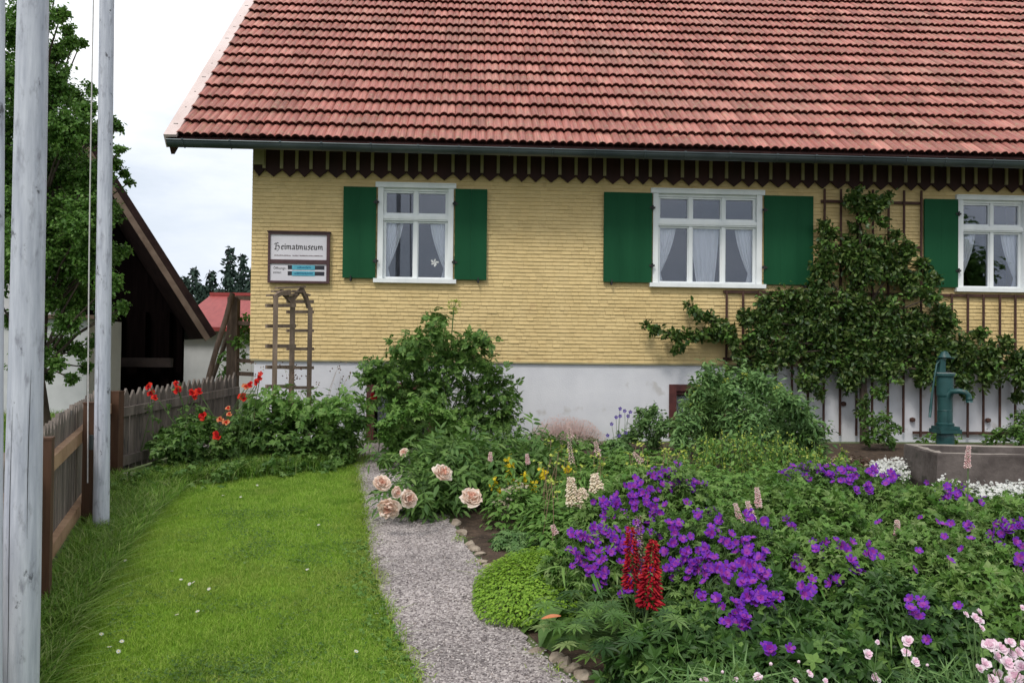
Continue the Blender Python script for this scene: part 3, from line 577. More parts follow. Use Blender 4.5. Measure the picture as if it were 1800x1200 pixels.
# roof: interlocking tiles with two rolls each, laid in courses; slope from the eave up
PR_, TW = R_(41.0), .186
EY, EZ = -.52, 3.938
def rf(sx, t, h=0): return (sx, EY+t*math.cos(PR_)-h*math.sin(PR_), EZ+t*math.sin(PR_)+h*math.cos(PR_))
RX0, RX1, CE, NC = -3.985+.10, 9.2, .335, 18
def tilemat():
    m, nt, N, L, b = newmat('clay_roof_tile')
    tc = N.new('ShaderNodeTexCoord'); sp = N.new('ShaderNodeSeparateXYZ'); L.new(tc.outputs['Object'], sp.inputs[0])
    def fl(inp, d):
        a = N.new('ShaderNodeMath'); a.operation = 'DIVIDE'; a.inputs[1].default_value = d; L.new(inp, a.inputs[0]); f = N.new('ShaderNodeMath'); f.operation = 'FLOOR'; L.new(a.outputs[0], f.inputs[0]); return f.outputs[0]
    ax = N.new('ShaderNodeMath'); ax.operation = 'ADD'; ax.inputs[1].default_value = -RX0; L.new(sp.outputs[0], ax.inputs[0])
    # distance up the slope
    az = N.new('ShaderNodeMath'); az.operation = 'ADD'; az.inputs[1].default_value = -EZ+.012; L.new(sp.outputs[2], az.inputs[0])
    cb = N.new('ShaderNodeCombineXYZ'); L.new(fl(ax.outputs[0], TW), cb.inputs[0]); L.new(fl(az.outputs[0], CE*math.sin(PR_)), cb.inputs[1])
    wn = N.new('ShaderNodeTexWhiteNoise'); L.new(cb.outputs[0], wn.inputs[0])
    r = N.new('ShaderNodeValToRGB'); L.new(wn.outputs[0], r.inputs[0]); e = r.color_ramp.elements
    e[0].color = (.26, .088, .068, 1); e[1].color = (.46, .188, .15, 1); e.new(.35).color = (.33, .114, .092, 1); e.new(.7).color = (.37, .134, .108, 1)
    nz = N.new('ShaderNodeTexNoise'); nz.inputs['Scale'].default_value = 1.1; nz.inputs['Detail'].default_value = 8; nz.inputs['Roughness'].default_value = .65; L.new(tc.outputs['Object'], nz.inputs[0])
    r2 = N.new('ShaderNodeValToRGB'); r2.color_ramp.elements[0].position = .48; r2.color_ramp.elements[1].position = .72; L.new(nz.outputs[0], r2.inputs[0])
    x = N.new('ShaderNodeMix'); x.data_type = 'RGBA'; L.new(r.outputs[0], x.inputs[6]); x.inputs[7].default_value = (.22, .16, .12, 1); sc = N.new('ShaderNodeMath'); sc.operation = 'MULTIPLY'; sc.inputs[1].default_value = .42; L.new(r2.outputs[0], sc.inputs[0]); L.new(sc.outputs[0], x.inputs[0])
    n3 = N.new('ShaderNodeTexNoise'); n3.inputs['Scale'].default_value = 17; n3.inputs['Detail'].default_value = 6; L.new(tc.outputs['Object'], n3.inputs[0])
    r3 = N.new('ShaderNodeValToRGB'); r3.color_ramp.elements[0].position = .52; r3.color_ramp.elements[1].position = .70; L.new(n3.outputs[0], r3.inputs[0])
    x2 = N.new('ShaderNodeMix'); x2.data_type = 'RGBA'; L.new(x.outputs[2], x2.inputs[6]); x2.inputs[7].default_value = (.30, .26, .15, 1); s2 = N.new('ShaderNodeMath'); s2.operation = 'MULTIPLY'; s2.inputs[1].default_value = .5; L.new(r3.outputs[0], s2.inputs[0]); L.new(s2.outputs[0], x2.inputs[0])
    mps = N.new('ShaderNodeMapping'); mps.inputs['Scale'].default_value = (60, 2.5, 2.5); L.new(tc.outputs['Object'], mps.inputs[0]); n4 = N.new('ShaderNodeTexNoise'); n4.inputs['Scale'].default_value = 1; n4.inputs['Detail'].default_value = 3; L.new(mps.outputs[0], n4.inputs[0])
    m4 = N.new('ShaderNodeMapRange'); m4.inputs[1].default_value = .3; m4.inputs[2].default_value = .7; m4.inputs[3].default_value = .68; m4.inputs[4].default_value = 1.3; L.new(n4.outputs[0], m4.inputs[0]); v4 = N.new('ShaderNodeVectorMath'); v4.operation = 'SCALE'; L.new(x2.outputs[2], v4.inputs[0]); L.new(m4.outputs[0], v4.inputs[3]); L.new(v4.outputs[0], b.inputs['Base Color']); b.inputs['Roughness'].default_value = .6; b.inputs['Specular IOR Level'].default_value = .5
    bp = N.new('ShaderNodeBump'); bp.inputs['Strength'].default_value = .35; bp.inputs['Distance'].default_value = .006; L.new(n3.outputs[0], bp.inputs['Height']); L.new(bp.outputs[0], b.inputs['Normal']); return m
M['tile'] = tilemat(); M['tilecut'] = nmat('tile_course_shade', (.07, .016, .014), (.11, .026, .022), 12)  # second colour darkens the tile butts as the shadow line of each course
u = np.array([0, .06, .13, .22, .30, .38, .45, .52, .60, .68, .76, .84, .92, .97]); prof = .034*np.abs(np.sin(np.clip(u/.54, 0, 1)*math.pi))**.75*(u < .53)+.026*np.abs(np.sin(np.clip((u-.54)/.46, 0, 1)*math.pi))**.75*(u >= .53)
nT = int((RX1-RX0)/TW); X = np.concatenate([RX0+(i+u)*TW for i in range(nT)]); H = np.tile(prof, nT); roof_mb = MB()
for c in range(NC):
    t0, t1 = c*CE, c*CE+CE+.03; jit = np.repeat(rng.normal(size=nT)*.003, len(u)); jh = np.repeat(rng.normal(size=nT)*.0016, len(u)); off = .0
    def row_(t, h): 
        return np.stack([X, EY+(t+jit)*math.cos(PR_)-h*math.sin(PR_), EZ+(t+jit)*math.sin(PR_)+h*math.cos(PR_)], -1)
    V = np.stack([row_(t0+.05, H-.015), row_(t0+.002, H+.044+jh), row_(t0+.008, H+.050+jh), row_(t0+CE*.5, H+.028+jh*.5), row_(t1, H-.004)], 1)
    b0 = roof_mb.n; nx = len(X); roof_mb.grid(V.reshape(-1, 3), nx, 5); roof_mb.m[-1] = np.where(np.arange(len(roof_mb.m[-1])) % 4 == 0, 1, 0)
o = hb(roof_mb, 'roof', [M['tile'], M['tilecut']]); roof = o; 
TR = NC*CE
mb = MB(); pts = [rf(0, -.02, -.045)[1:], rf(0, TR, -.045)[1:], rf(0, TR, -.005)[1:], rf(0, -.02, -.005)[1:]]
mb.add([(x, *p) for x in (RX0-.02, RX1) for p in pts], [(0, 1, 2, 3), (7, 6, 5, 4), (0, 4, 5, 1), (3, 2, 6, 7), (0, 3, 7, 4), (1, 5, 6, 2)]); hb(mb, 'roof_boards', M['brown'])
# rear slope and ridge
yr, zr = rf(0, TR)[1:]; mb = MB(); mb.add([(RX0-.1, yr, zr), (RX1, yr, zr), (RX1, yr+4.6, zr-4.0), (RX0-.1, yr+4.6, zr-4.0), (RX0-.1, yr, zr-.06), (RX1, yr, zr-.06), (RX1, yr+4.6, zr-4.06), (RX0-.1, yr+4.6, zr-4.06)], [(0, 1, 2, 3), (7, 6, 5, 4), (0, 3, 7, 4), (1, 5, 6, 2), (3, 2, 6, 7)]); hb(mb, 'rear_roof', M['tile'])
mb = MB(); mb.tube([(RX0, yr, zr+.02), (RX1, yr, zr+.02)], .11, 12); hb(mb, 'ridge_cap', M['tile'], roof)
# verge flashing, pale
M['verge'] = nmat('pale_verge_metal', (.55, .44, .41), (.66, .55, .52), 3, rough=.5, stretch=(1, .6, 1), spots=((.25, .18, .15), 9, .70))
mb = MB(); pv = [(RX0-.115, -.10), (RX0-.115, .062), (RX0+.028, .062), (RX0+.028, .03), (RX0-.095, .03), (RX0-.095, -.10)]
t0, t1 = -.05, TR; V = [rf(x, t, h) for t in (t0, t1) for x, h in pv]; n = len(pv)
mb.add(V, [(0, 1, 4, 5), (1, 2, 3, 4), (n, n+5, n+4, n+1), (n+1, n+4, n+3, n+2)]+[(i, i+n, (i+1) % n+n, (i+1) % n) for i in range(n)]); vg = hb(mb, 'verge', M['verge'])
for i in range(14):
    mb = MB(); t = .22+i*.44; q = rf(RX0-.045, t, .0632); mb.box(q, (.05 if i % 3 == 0 else .016, .012, .003), ax=[(1, 0, 0), (0, math.cos(PR_), math.sin(PR_)), (0, -math.sin(PR_), math.cos(PR_))]); hb(mb, 'nail', M['iron'], vg)
# barge board under the verge
mb = MB(); V = [rf(x, t, h) for t in (-.02, TR) for x, h in ((RX0-.09, -.20), (RX0-.05, -.20), (RX0-.05, -.05), (RX0-.09, -.05))]; mb.add(V, [(0, 1, 2, 3), (7, 6, 5, 4), (0, 4, 5, 1), (1, 5, 6, 2), (2, 6, 7, 3), (3, 7, 4, 0)]); hb(mb, 'barge_board', M['brown'])
# gutter, brackets
M['zinc'] = nmat('weathered_zinc', (.045, .060, .066), (.085, .105, .11), 4, rough=.42, metal=.5, spots=((.16, .17, .16), 11, .68), stretch=(.5, 1, 1))
GY, GZ, GR = -.60, 3.872, .064; nu = 60; V = []
for x in np.linspace(RX0-.06, RX1, nu):
    sg = -.0016*(x+4); V.append([(x, GY+(GR)*math.cos(a), GZ+sg+GR*math.sin(a)) for a in np.linspace(math.pi, 2*math.pi, 11)]+[(x, GY+(GR-.006)*math.cos(a), GZ+sg+(GR-.006)*math.sin(a)) for a in np.linspace(2*math.pi, math.pi, 11)]+[(x, GY-GR, GZ+sg)])
mb = MB(); mb.grid(V, nu, 23); mb.tube([(RX0-.06, GY-GR-.004, GZ+.006), (RX1, GY-GR-.004, GZ+.006-.0016*13)], .010, 8)
for x in (RX0-.06, RX1): mb.add([(x, GY+GR*math.cos(a), GZ+GR*math.sin(a)) for a in np.linspace(math.pi, 2*math.pi, 11)], [tuple(range(11))])
gt = hb(mb, 'gutter', M['zinc'])
x = RX0+.12; i = 0
while x < RX1:
    s = MB(); sg = -.0016*(x+4); s.tube([(x, GY+(GR+.004)*math.cos(a), GZ+sg+(GR+.004)*math.sin(a)) for a in np.linspace(math.pi, 2*math.pi, 9)], .006, 5); s.b2(x-.012, x+.012, GY-GR-.016, GY-GR, GZ+sg+.004, GZ+sg+.022); hb(s, 'gutter_bracket', M['zinc'], gt); x += .52+.06*math.sin(i*2.3); i += 1
for x in (-2.6, .15, 2.9, 5.6):
    s = MB(); sg = -.0016*(x+4); s.tube([(x-.02, GY, GZ+sg-.0), (x+.02, GY, GZ+sg)], GR+.003, 16); 
# valance: pointed dark boards with narrow painted battens over the joints
mb = MB(); bt = MB(); x = WX0-.0; VZ = 3.695; i = 0
while x < WX1-.05:
    wv = .186+.022*math.sin(i*1.7)+rng.normal()*.004
    if i == 0: wv = .13
    x1 = x+wv; mb.prism([(x+.0006, 4.3), (x+.0006, VZ), ((x+x1)/2, VZ-.082), (x1-.0006, VZ), (x1-.0006, 4.3)], -.062, -.034)
    bt.b2(x1-.019, x1+.017, -.082, -.0625, VZ+.012, 4.25); x = x1; i += 1
hb(mb, 'valance', M['brown']); hb(bt, 'valance_batten', M['batten'])
mb = MB(); mb.b2(WX0+.012, WX0+.135, -.10, -.083, VZ+.05, 4.2); hb(mb, 'corner_box', M['batten'])
mb = MB(); mb.b2(WX0, WX1, -.489, -.085, 3.99, 4.02); hb(mb, 'soffit', M['brown'])
mb = MB(); mb.b2(RX0-.02, RX1, -.515, -.49, 3.84, 3.94); hb(mb, 'fascia', M['brown'])
# ---------------------------------------------------------------- sign on the wall
HS = lambda px, py: (None)
sx0, sx1, sz0, sz1 = -2.935, -2.205, 2.338, 2.945
sg_ = thing('museum_sign', HW((sx0+sx1)/2, -.02, sz0), 'brown framed museum sign with blackletter title on the yellow wall', 'sign', rz=TH)
SO = np.array([(sx0+sx1)/2, -.02, sz0])
def sb(mb, name, mat, parent=None): 
    mb.v = [v-SO for v in mb.v]; return mb.build(name, mat, parent if parent is not None else sg_, local=True)
M['signbrown'] = nmat('brown_sign_frame', (.05, .02, .022), (.075, .032, .034), 8, rough=.5); M['signwhite'] = nmat('sign_panel_white', (.58, .56, .60), (.64, .62, .66), 4, rough=.4); M['ink'] = nmat('black_lettering', (.015, .012, .012), (.02, .016, .016), 5, rough=.5)
M['cyan'] = nmat('turquoise_strip', (.06, .30, .40), (.10, .38, .48), 14, rough=.5); M['navy'] = nmat('black_strip', (.012, .014, .022), (.02, .02, .03), 5, rough=.5); M['bluetext'] = nmat('blue_lettering', (.01, .10, .20), (.01, .12, .22), 5)
fw = .026; zm = 2.568
mb = MB(); mb.b2(sx0, sx1, -.052, -.036, sz0, sz1); sb(mb, 'board', M['signbrown'])
mb = MB(); mb.b2(sx0, sx0+fw, -.075, -.052, sz0, sz1); mb.b2(sx1-fw-.01, sx1, -.075, -.052, sz0, sz1); mb.b2(sx0+fw, sx1-fw-.01, -.075, -.052, sz1-fw, sz1); mb.b2(sx0+fw, sx1-fw-.01, -.075, -.052, sz0, sz0+fw); mb.b2(sx0+fw, sx1-fw-.01, -.072, -.052, zm, zm+.05); mb.b2(sx0-.01, sx1+.01, -.09, -.02, sz1+.001, sz1+.012); sb(mb, 'frame', M['signbrown'])
mb = MB(); mb.b2(sx0+fw, sx1-fw-.01, -.058, -.0522, zm+.05, sz1-fw); p1 = sb(mb, 'title_panel', M['signwhite'])
mb = MB(); mb.b2(sx0+fw, sx1-fw-.01, -.058, -.0522, sz0+fw, zm); p2 = sb(mb, 'hours_panel', M['signwhite'])
# blackletter strokes drawn with a broad nib held at 40 degrees (letter units: x-height 1)
BL = {'H': (1.75, [[(.0, 1.35), (.25, 1.6), (.55, 1.45), (.42, 1.1), (.42, .3), (.15, .0)], [(.42, 1.5), (.8, 1.75), (1.05, 1.6)], [(.42, .75), (.85, 1.05), (1.3, .8), (1.3, .2), (1.05, -.2), (.8, -.45)], [(.1, .15), (.45, -.1), (.75, .1)]]),
 'e': (.85, [[(.2, .85), (.2, .15), (.45, -.02), (.75, .18)], [(.2, .85), (.5, 1.02), (.72, .75), (.25, .5)]]),
 'i': (.55, [[(.12, .85), (.28, 1.0), (.28, .12), (.45, .0)], [(.25, 1.42), (.36, 1.3)]]),
 'm': (1.55, [[(.08, .85), (.25, 1.0), (.25, .05)], [(.25, .8), (.55, 1.0), (.72, .82), (.72, .05)], [(.72, .8), (1.0, 1.0), (1.2, .82), (1.2, .12), (1.38, .0)]]),
 'a': (1.0, [[(.15, .9), (.45, 1.02), (.68, .85), (.68, .12), (.88, .0)], [(.68, .6), (.3, .5), (.15, .25), (.35, .0), (.68, .22)]]),
 't': (.62, [[(.28, 1.35), (.28, .15), (.5, -.02), (.62, .1)], [(.05, 1.0), (.55, 1.0)]]),
 'u': (1.05, [[(.08, .9), (.25, 1.0), (.25, .15), (.45, .0), (.72, .2)], [(.72, 1.0), (.72, .12), (.9, .0)]]),
 's': (.85, [[(.72, .95), (.42, 1.05), (.2, .82), (.62, .5), (.66, .18), (.4, -.02), (.1, .1)], [(.66, .95), (.8, 1.1)]])}
def nib(mb, pts, x0, z0, s, wn_, ang, y0, y1):
    n = np.array([math.cos(ang), math.sin(ang)])*wn_/2
    for a, b in zip(pts[:-1], pts[1:]):
        a = np.array(a); b = np.array(b); q = [a-n, b-n, b+n, a+n]
        d = b-a; cr_ = d[0]*n[1]-d[1]*n[0]
        if abs(cr_) < .02: t_ = nrm(np.array([-d[1], d[0]]))*.05; q = [a-n-t_, b+n-t_, b+n+t_, a-n+t_] if d@n > 0 else [a+n-t_, b-n-t_, b-n+t_, a+n+t_]
        mb.prism([(x0+p[0]*s, z0+p[1]*s) for p in q], y0, y1)
mb = MB(); word = 'Heimatmuseum'; tot = sum(BL[c][0] for c in word); s = .58/tot; x = (sx0+sx1)/2-.29-.003; zb_ = 2.742; i = 0
for ch in word:
    for j, st in enumerate(BL[ch][1]): nib(mb, st, x, zb_, s, .30, R_(40), -.0597-.0002*(i % 3), -.0583); i += 1
    x += BL[ch][0]*s
sb(mb, 'lettering', M['ink'], p1)
# tiny line under the title: too small to read in the photograph, kept as small marks
mb = MB(); x = sx0+.07; 
while x < sx1-.08:
    wl = rng.uniform(.005, .009)
    if not (.262 < x-sx0 < .285 or .355 < x-sx0 < .37): mb.b2(x, x+wl, -.0592, -.0583, 2.661, 2.661+rng.choice([.009, .013])); 
    x += wl+.003
sb(mb, 'small_print', M['signbrown'], p1)
def text(s, x, z, size, mat, parent, name, y=-.0588):
    cu = bpy.data.curves.new('t', 'FONT'); cu.body = s; cu.size = size; cu.extrude = .0006; ob = bpy.data.objects.new('t', cu); COL.objects.link(ob)
    bpy.context.view_layer.update(); dg = bpy.context.evaluated_depsgraph_get(); me = bpy.data.meshes.new_from_object(ob.evaluated_get(dg)); bpy.data.objects.remove(ob)
    V = np.array([v.co[:] for v in me.vertices]); a = MB(); a.add(np.stack([V[:, 0]+x, y-V[:, 2], V[:, 1]+z], -1), [tuple(p.vertices) for p in me.polygons]); sb(a, name, mat, parent); bpy.data.meshes.remove(me)
text('Öffnungs-', sx0+.062, 2.502, .040, M['ink'], p2, 'lettering'); text('zeiten', sx0+.062, 2.452, .040, M['ink'], p2, 'lettering')
for zc in (2.527, 2.455):
    a = MB(); a.b2(sx0+.235, sx1-.062, -.0605, -.0582, zc-.024, zc+.024); st = sb(a, 'strip', M['navy'], p2)
    a = MB(); a.b2(sx0+.285, sx0+.555, -.0625, -.0606, zc-.029, zc+.027); sb(a, 'hours_card', M['cyan'], p2)
    a = MB(); x = sx0+.35 if zc > 2.5 else sx0+.31
    while x < (sx0+.50 if zc > 2.5 else sx0+.53): wl = rng.uniform(.007, .013); a.b2(x, x+wl, -.0636, -.0626, zc-.011, zc+rng.choice([.006, .013])); x += wl+.006
    sb(a, 'small_print', M['bluetext'], p2)
# ================================================================ FENCES
M['oldwood'] = nmat('weathered_picket', (.075, .062, .053), (.175, .145, .125), 5, rough=.9, stretch=(3, 3, .35), bump=.5, bscale=25, isl=.22, spots=((.06, .055, .05), 12, .62))
M['postwood'] = nmat('brown_fence_post', (.045, .021, .011), (.095, .045, .024), 5, rough=.8, stretch=(3, 3, .3), bump=.4, bscale=20)
M['railwood'] = nmat('pale_fence_rail', (.24, .14, .08), (.36, .23, .14), 6, rough=.75, bump=.3, bscale=25, spots=((.16, .08, .04), 10, .66))
def fence(name, lab, A, Bp, ts_posts, H, side, pitch, railm, group=None):
    """pickets from A to Bp (ground xy), rails and posts on the garden side"""
    A = np.array(A[:2]); Bp = np.array(Bp[:2]); d = Bp-A; Ln = np.linalg.norm(d); d /= Ln; nn = np.array([-d[1], d[0]])*side; rz = math.atan2(d[1], d[0])
    r = thing(name, (*A, float(gz(0, A[1]))), lab, 'fence')
    n = int(Ln/pitch)
    for i in range(n):
        q = A+d*(i+.5)*pitch; z0 = float(gz(0, q[1]))+.02; h = H+rng.normal()*.008; w_ = pitch*.40; mb = MB()
        V = np.array([(-w_, -.011, 0), (-w_, .011, 0), (w_, .011, 0), (w_, -.011, 0), (-w_, -.011, h-.07), (-w_, .011, h-.07), (w_, .011, h-.07), (w_, -.011, h-.07), (0, -.011, h), (0, .011, h)])
        th = rz+rng.normal()*.02; tl = rng.normal()*.008; V[:, 0] += V[:, 2]*tl; X = V[:, 0]*math.cos(th)-V[:, 1]*math.sin(th)+q[0]; Y_ = V[:, 0]*math.sin(th)+V[:, 1]*math.cos(th)+q[1]
        mb.add(np.stack([X, Y_, V[:, 2]+z0], -1), [(0, 1, 2, 3), (0, 4, 5, 1), (3, 2, 6, 7), (4, 8, 9, 5), (7, 6, 9, 8), (0, 3, 7, 8, 4), (1, 5, 9, 6, 2)])
        mb.build('picket', M['oldwood'], r)
    for f, hh in ((.16, .085), (.76, .085)):
        ts = sorted(ts_posts)
        a = A+nn*.033; b = A+d*Ln+nn*.033; mb = MB(); mb.bar((*a, float(gz(0, a[1]))+H*f), (*b, float(gz(0, b[1]))+H*f), .045, hh); mb.build('rail', railm, r)
    for t in ts_posts:
        q = A+d*t+nn*.10; z0 = float(gz(0, q[1])); mb = MB(); hp = H+.02
        mb.box((*q, z0+hp/2-.1), (.085, .085, hp+.2), rz); mb.box((*q, z0+hp+.006), (.09, .09, .012), rz); mb.build('post', M['postwood'], r)
    return r
SA = (fx(1.2)-.12, 1.2); SB = (fx(7.78)-.12, 7.78)
LS = math.hypot(SB[0]-SA[0], SB[1]-SA[1]); kk = LS/(7.78-1.2)
fence('picket_fence', 'grey picket side fence with pale rails running behind the white flagpoles', SA, SB, [(1.4+.9-1.2)*kk, (4.26-1.2)*kk, (5.96-1.2)*kk], .84, -1, .112, M['railwood'])
fence('picket_fence', 'weathered back picket fence behind the red flowered bushes', (SB[0]+.02, SB[1]+.02), HW(-3.35, .15, 0), [-.04], .76, -1, .108, M['oldwood'])
# ================================================================ FLAGPOLES
def polemat():
    m, nt, N, L, b = newmat('flaking_pole_paint'); tc = N.new('ShaderNodeTexCoord')
    def nz(scale, st, d=6):
        mp = N.new('ShaderNodeMapping'); mp.inputs['Scale'].default_value = st; L.new(tc.outputs['Object'], mp.inputs[0]); n = N.new('ShaderNodeTexNoise'); n.inputs['Scale'].default_value = scale; n.inputs['Detail'].default_value = d; n.inputs['Roughness'].default_value = .65; L.new(mp.outputs[0], n.inputs[0]); return n.outputs[0]
    def ramp(o, a, b_, c0, c1):
        r = N.new('ShaderNodeValToRGB'); r.color_ramp.elements[0].position = a; r.color_ramp.elements[1].position = b_; r.color_ramp.elements[0].color = C4(c0); r.color_ramp.elements[1].color = C4(c1); L.new(o, r.inputs[0]); return r.outputs[0]
    def mix(f, a, c, k=1.0):
        x = N.new('ShaderNodeMix'); x.data_type = 'RGBA'; mm = N.new('ShaderNodeMath'); mm.operation = 'MULTIPLY'; mm.inputs[1].default_value = k; L.new(f, mm.inputs[0]); L.new(mm.outputs[0], x.inputs[0]); L.new(a, x.inputs[6]); x.inputs[7].default_value = C4(c); return x.outputs[2]
    c = ramp(nz(7, (6, 6, .5)), .3, .7, (.32, .34, .41), (.56, .58, .65))
    c = mix(ramp(nz(3.2, (1, 1, .5), 4), .55, .72, (0, 0, 0), (1, 1, 1)), c, (.62, .65, .72), .5)
    c = mix(ramp(nz(26, (1, 1, .35), 8), .55, .68, (0, 0, 0), (1, 1, 1)), c, (.14, .14, .17), .6)
    c = mix(ramp(nz(9, (1.6, 1.6, 1), 10), .625, .665, (0, 0, 0), (1, 1, 1)), c, (.05, .05, .06), .85)
    L.new(c, b.inputs['Base Color']); b.inputs['Roughness'].default_value = .65; bp = N.new('ShaderNodeBump'); bp.inputs['Strength'].default_value = .4; bp.inputs['Distance'].default_value = .006; L.new(nz(20, (4, 4, .6)), bp.inputs['Height']); L.new(bp.outputs[0], b.inputs['Normal']); return m
M['polepaint'] = polemat()
M['rope'] = nmat('pole_rope', (.42, .40, .40), (.55, .53, .52), 30)
def flagpole(px0, px1, Y, r0, r1, lab, ybase, seed, rope=None):
    a = P(px1, ybase, Y); gx = a[0]; g = np.array([gx, Y, float(gz(gx, Y))]); top = P(px0, 0, Y); dirv = (top-g)/(top[2]-g[2])
    r = thing('flagpole', g, lab, 'flagpole'); zs = np.linspace(-.3, 7.5, 60); rr = np.random.default_rng(seed)
    nu = 20; V = []
    ph = rr.uniform(0, 6.3, 4)
    for i in range(nu):
        th = 2*math.pi*i/nu; c = []
        for z in zs:
            rad = (r0+(r1-r0)*min(1, z/2.6))*(1+.02*math.sin(3*th+ph[0]+z*.6)+.012*math.sin(z*4+ph[1])); c.append(g+dirv*z+np.array([math.cos(th)*rad, math.sin(th)*rad, 0]))
        V.append(c)
    mb = MB(); mb.grid(V, nu, len(zs), cu=True); mb.lathe(g+dirv*7.5, [(r1, 0), (r1*.9, .03), (0, .05)], 20); pole = mb.build('pole', M['polepaint'], r, smooth=True)
    # drying cracks and knots
    for j in range(2):
        z0_ = rr.uniform(.2, 1.4)+j*.5; L_ = rr.uniform(.5, 1.6); th = -math.pi/2+rr.uniform(-.8, .8); c = []
        for q in range(14):
            z = z0_+L_*q/13; rad = (r0+(r1-r0)*min(1, z/2.6))*1.022; a_ = th+.06*math.sin(z*5); wv = .0010*math.sin(math.pi*q/13)+.0003
            for s_ in (-1, 1): c.append(g+dirv*z+np.array([math.cos(a_+s_*wv/rad)*rad*1.003, math.sin(a_+s_*wv/rad)*rad*1.003, 0]))
        mb = MB(); mb.add(c, [(2*q, 2*q+1, 2*q+3, 2*q+2) for q in range(13)]); mb.build('drying_crack', M['iron'], pole)
    if rope:
        mb = MB(); xo = rope; z = np.linspace(.35, 7.4, 30); pts = [g+dirv*zz+np.array([xo*(1+.15*math.sin(zz*.8)), -.03, 0]) for zz in z]; mb.tube(pts, .0045, 5); mb.build('halyard', M['rope'], r)
        mb = MB(); mb.box(g+dirv*.62+np.array([-r0-.015, 0, 0]), (.03, .02, .10)); mb.build('cleat', M['zinc'], r)
    return r
flagpole(188, 177, 5.8, .052, .047, 'slimmer white flagpole farther along the fence with a rope beside it', 945, 3, rope=-.075)
flagpole(58, 33, 2.85, .060, .047, 'thick white flagpole nearest on the left with a long crack', 1250, 5)
flagpole(-4, -10, 2.2, .019, .017, 'thin pole cut by the left edge of the photo', 1500, 8)
# ================================================================ BARN and other buildings behind the fence
M['barnwood'] = nmat('shaded_barn_boards', (.003, .002, .002), (.006, .004, .004), 4, rough=.95, spec=.0, stretch=(6, 6, .4))  # shade of the open shed put into the near-black board colour
M['barnedge'] = nmat('grey_brown_barge', (.10, .065, .045), (.17, .12, .09), 6, rough=.8, bump=.3)
M['barnroof'] = nmat('old_brown_roof', (.016, .009, .009), (.032, .018, .016), 6, rough=.9, spec=.1)
BY = 14.0
e0 = P(372, 592, BY); e1 = P(205, 330, BY); sl_ = (e1-e0); ridge = e0+sl_*1.45; gb = float(gz(0, BY))
barn = thing('barn', (ridge[0], BY, gb), 'dark open gabled barn with steep roof edge beyond the fence', 'barn')
dx_ = ridge[0]-e0[0]; n2 = nrm(np.array([-sl_[2], 0, sl_[0]])); n2 = n2 if n2[2] > 0 else -n2
left_e = np.array([2*ridge[0]-e0[0], BY, e0[2]])
def roofslab(a, b, nv, y0, y1, h0, h1):
    return [np.array([p[0]-.62*(y-BY), y, p[2]])+nv*h for y in (y0, y1) for p in (a, b) for h in (h0, h1)]
FB = [(0, 1, 3, 2), (4, 6, 7, 5), (0, 4, 5, 1), (2, 3, 7, 6), (0, 2, 6, 4), (1, 5, 7, 3)]
mb = MB(); mb.add(roofslab(e0, ridge, n2, BY, BY+8, -.05, .06), FB); n3 = n2*[-1, 1, 1]; mb.add(roofslab(left_e, ridge, n3, BY, BY+8, -.05, .06), FB); mb.build('roof', M['barnroof'], barn)
mb = MB(); mb.add(roofslab(e0, ridge, n2, BY-.03, BY-.002, -.125, -.03), FB); mb.add(roofslab(left_e, ridge, n3, BY-.03, BY-.002, -.125, -.03), FB); mb.build('barge_board', M['barnedge'], barn); mb = MB(); mb.add(roofslab(e0, ridge, n2, BY-.05, BY-.002, -.026, .08), FB); mb.build('verge_board', M['barnroof'], barn)
wx = P(320, 600, BY+1.2)[0]; mb = MB(); rx_ = ridge[0]-.744; zz = e0[2]+(e0[0]-.744-wx)*(-sl_[2]/sl_[0])-.12
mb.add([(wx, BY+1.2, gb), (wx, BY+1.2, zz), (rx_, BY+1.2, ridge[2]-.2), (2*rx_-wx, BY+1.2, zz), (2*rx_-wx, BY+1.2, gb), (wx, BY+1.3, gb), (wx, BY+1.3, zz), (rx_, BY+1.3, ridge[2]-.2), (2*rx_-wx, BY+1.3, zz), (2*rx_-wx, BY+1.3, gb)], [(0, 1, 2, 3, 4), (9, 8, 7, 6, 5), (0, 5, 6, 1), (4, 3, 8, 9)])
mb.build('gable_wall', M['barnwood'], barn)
mb = MB()
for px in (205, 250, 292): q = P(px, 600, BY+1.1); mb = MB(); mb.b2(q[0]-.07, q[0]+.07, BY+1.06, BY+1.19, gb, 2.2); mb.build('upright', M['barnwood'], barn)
q0 = P(180, 628, BY+.9); q1 = P(300, 628, BY+.9); mb = MB(); mb.b2(q0[0], q1[0], BY+.9, BY+1.02, q0[2]-.16, q0[2]); mb.build('cross_beam', nmat('brown_beam', (.012, .007, .006), (.022, .013, .011), 8), barn)
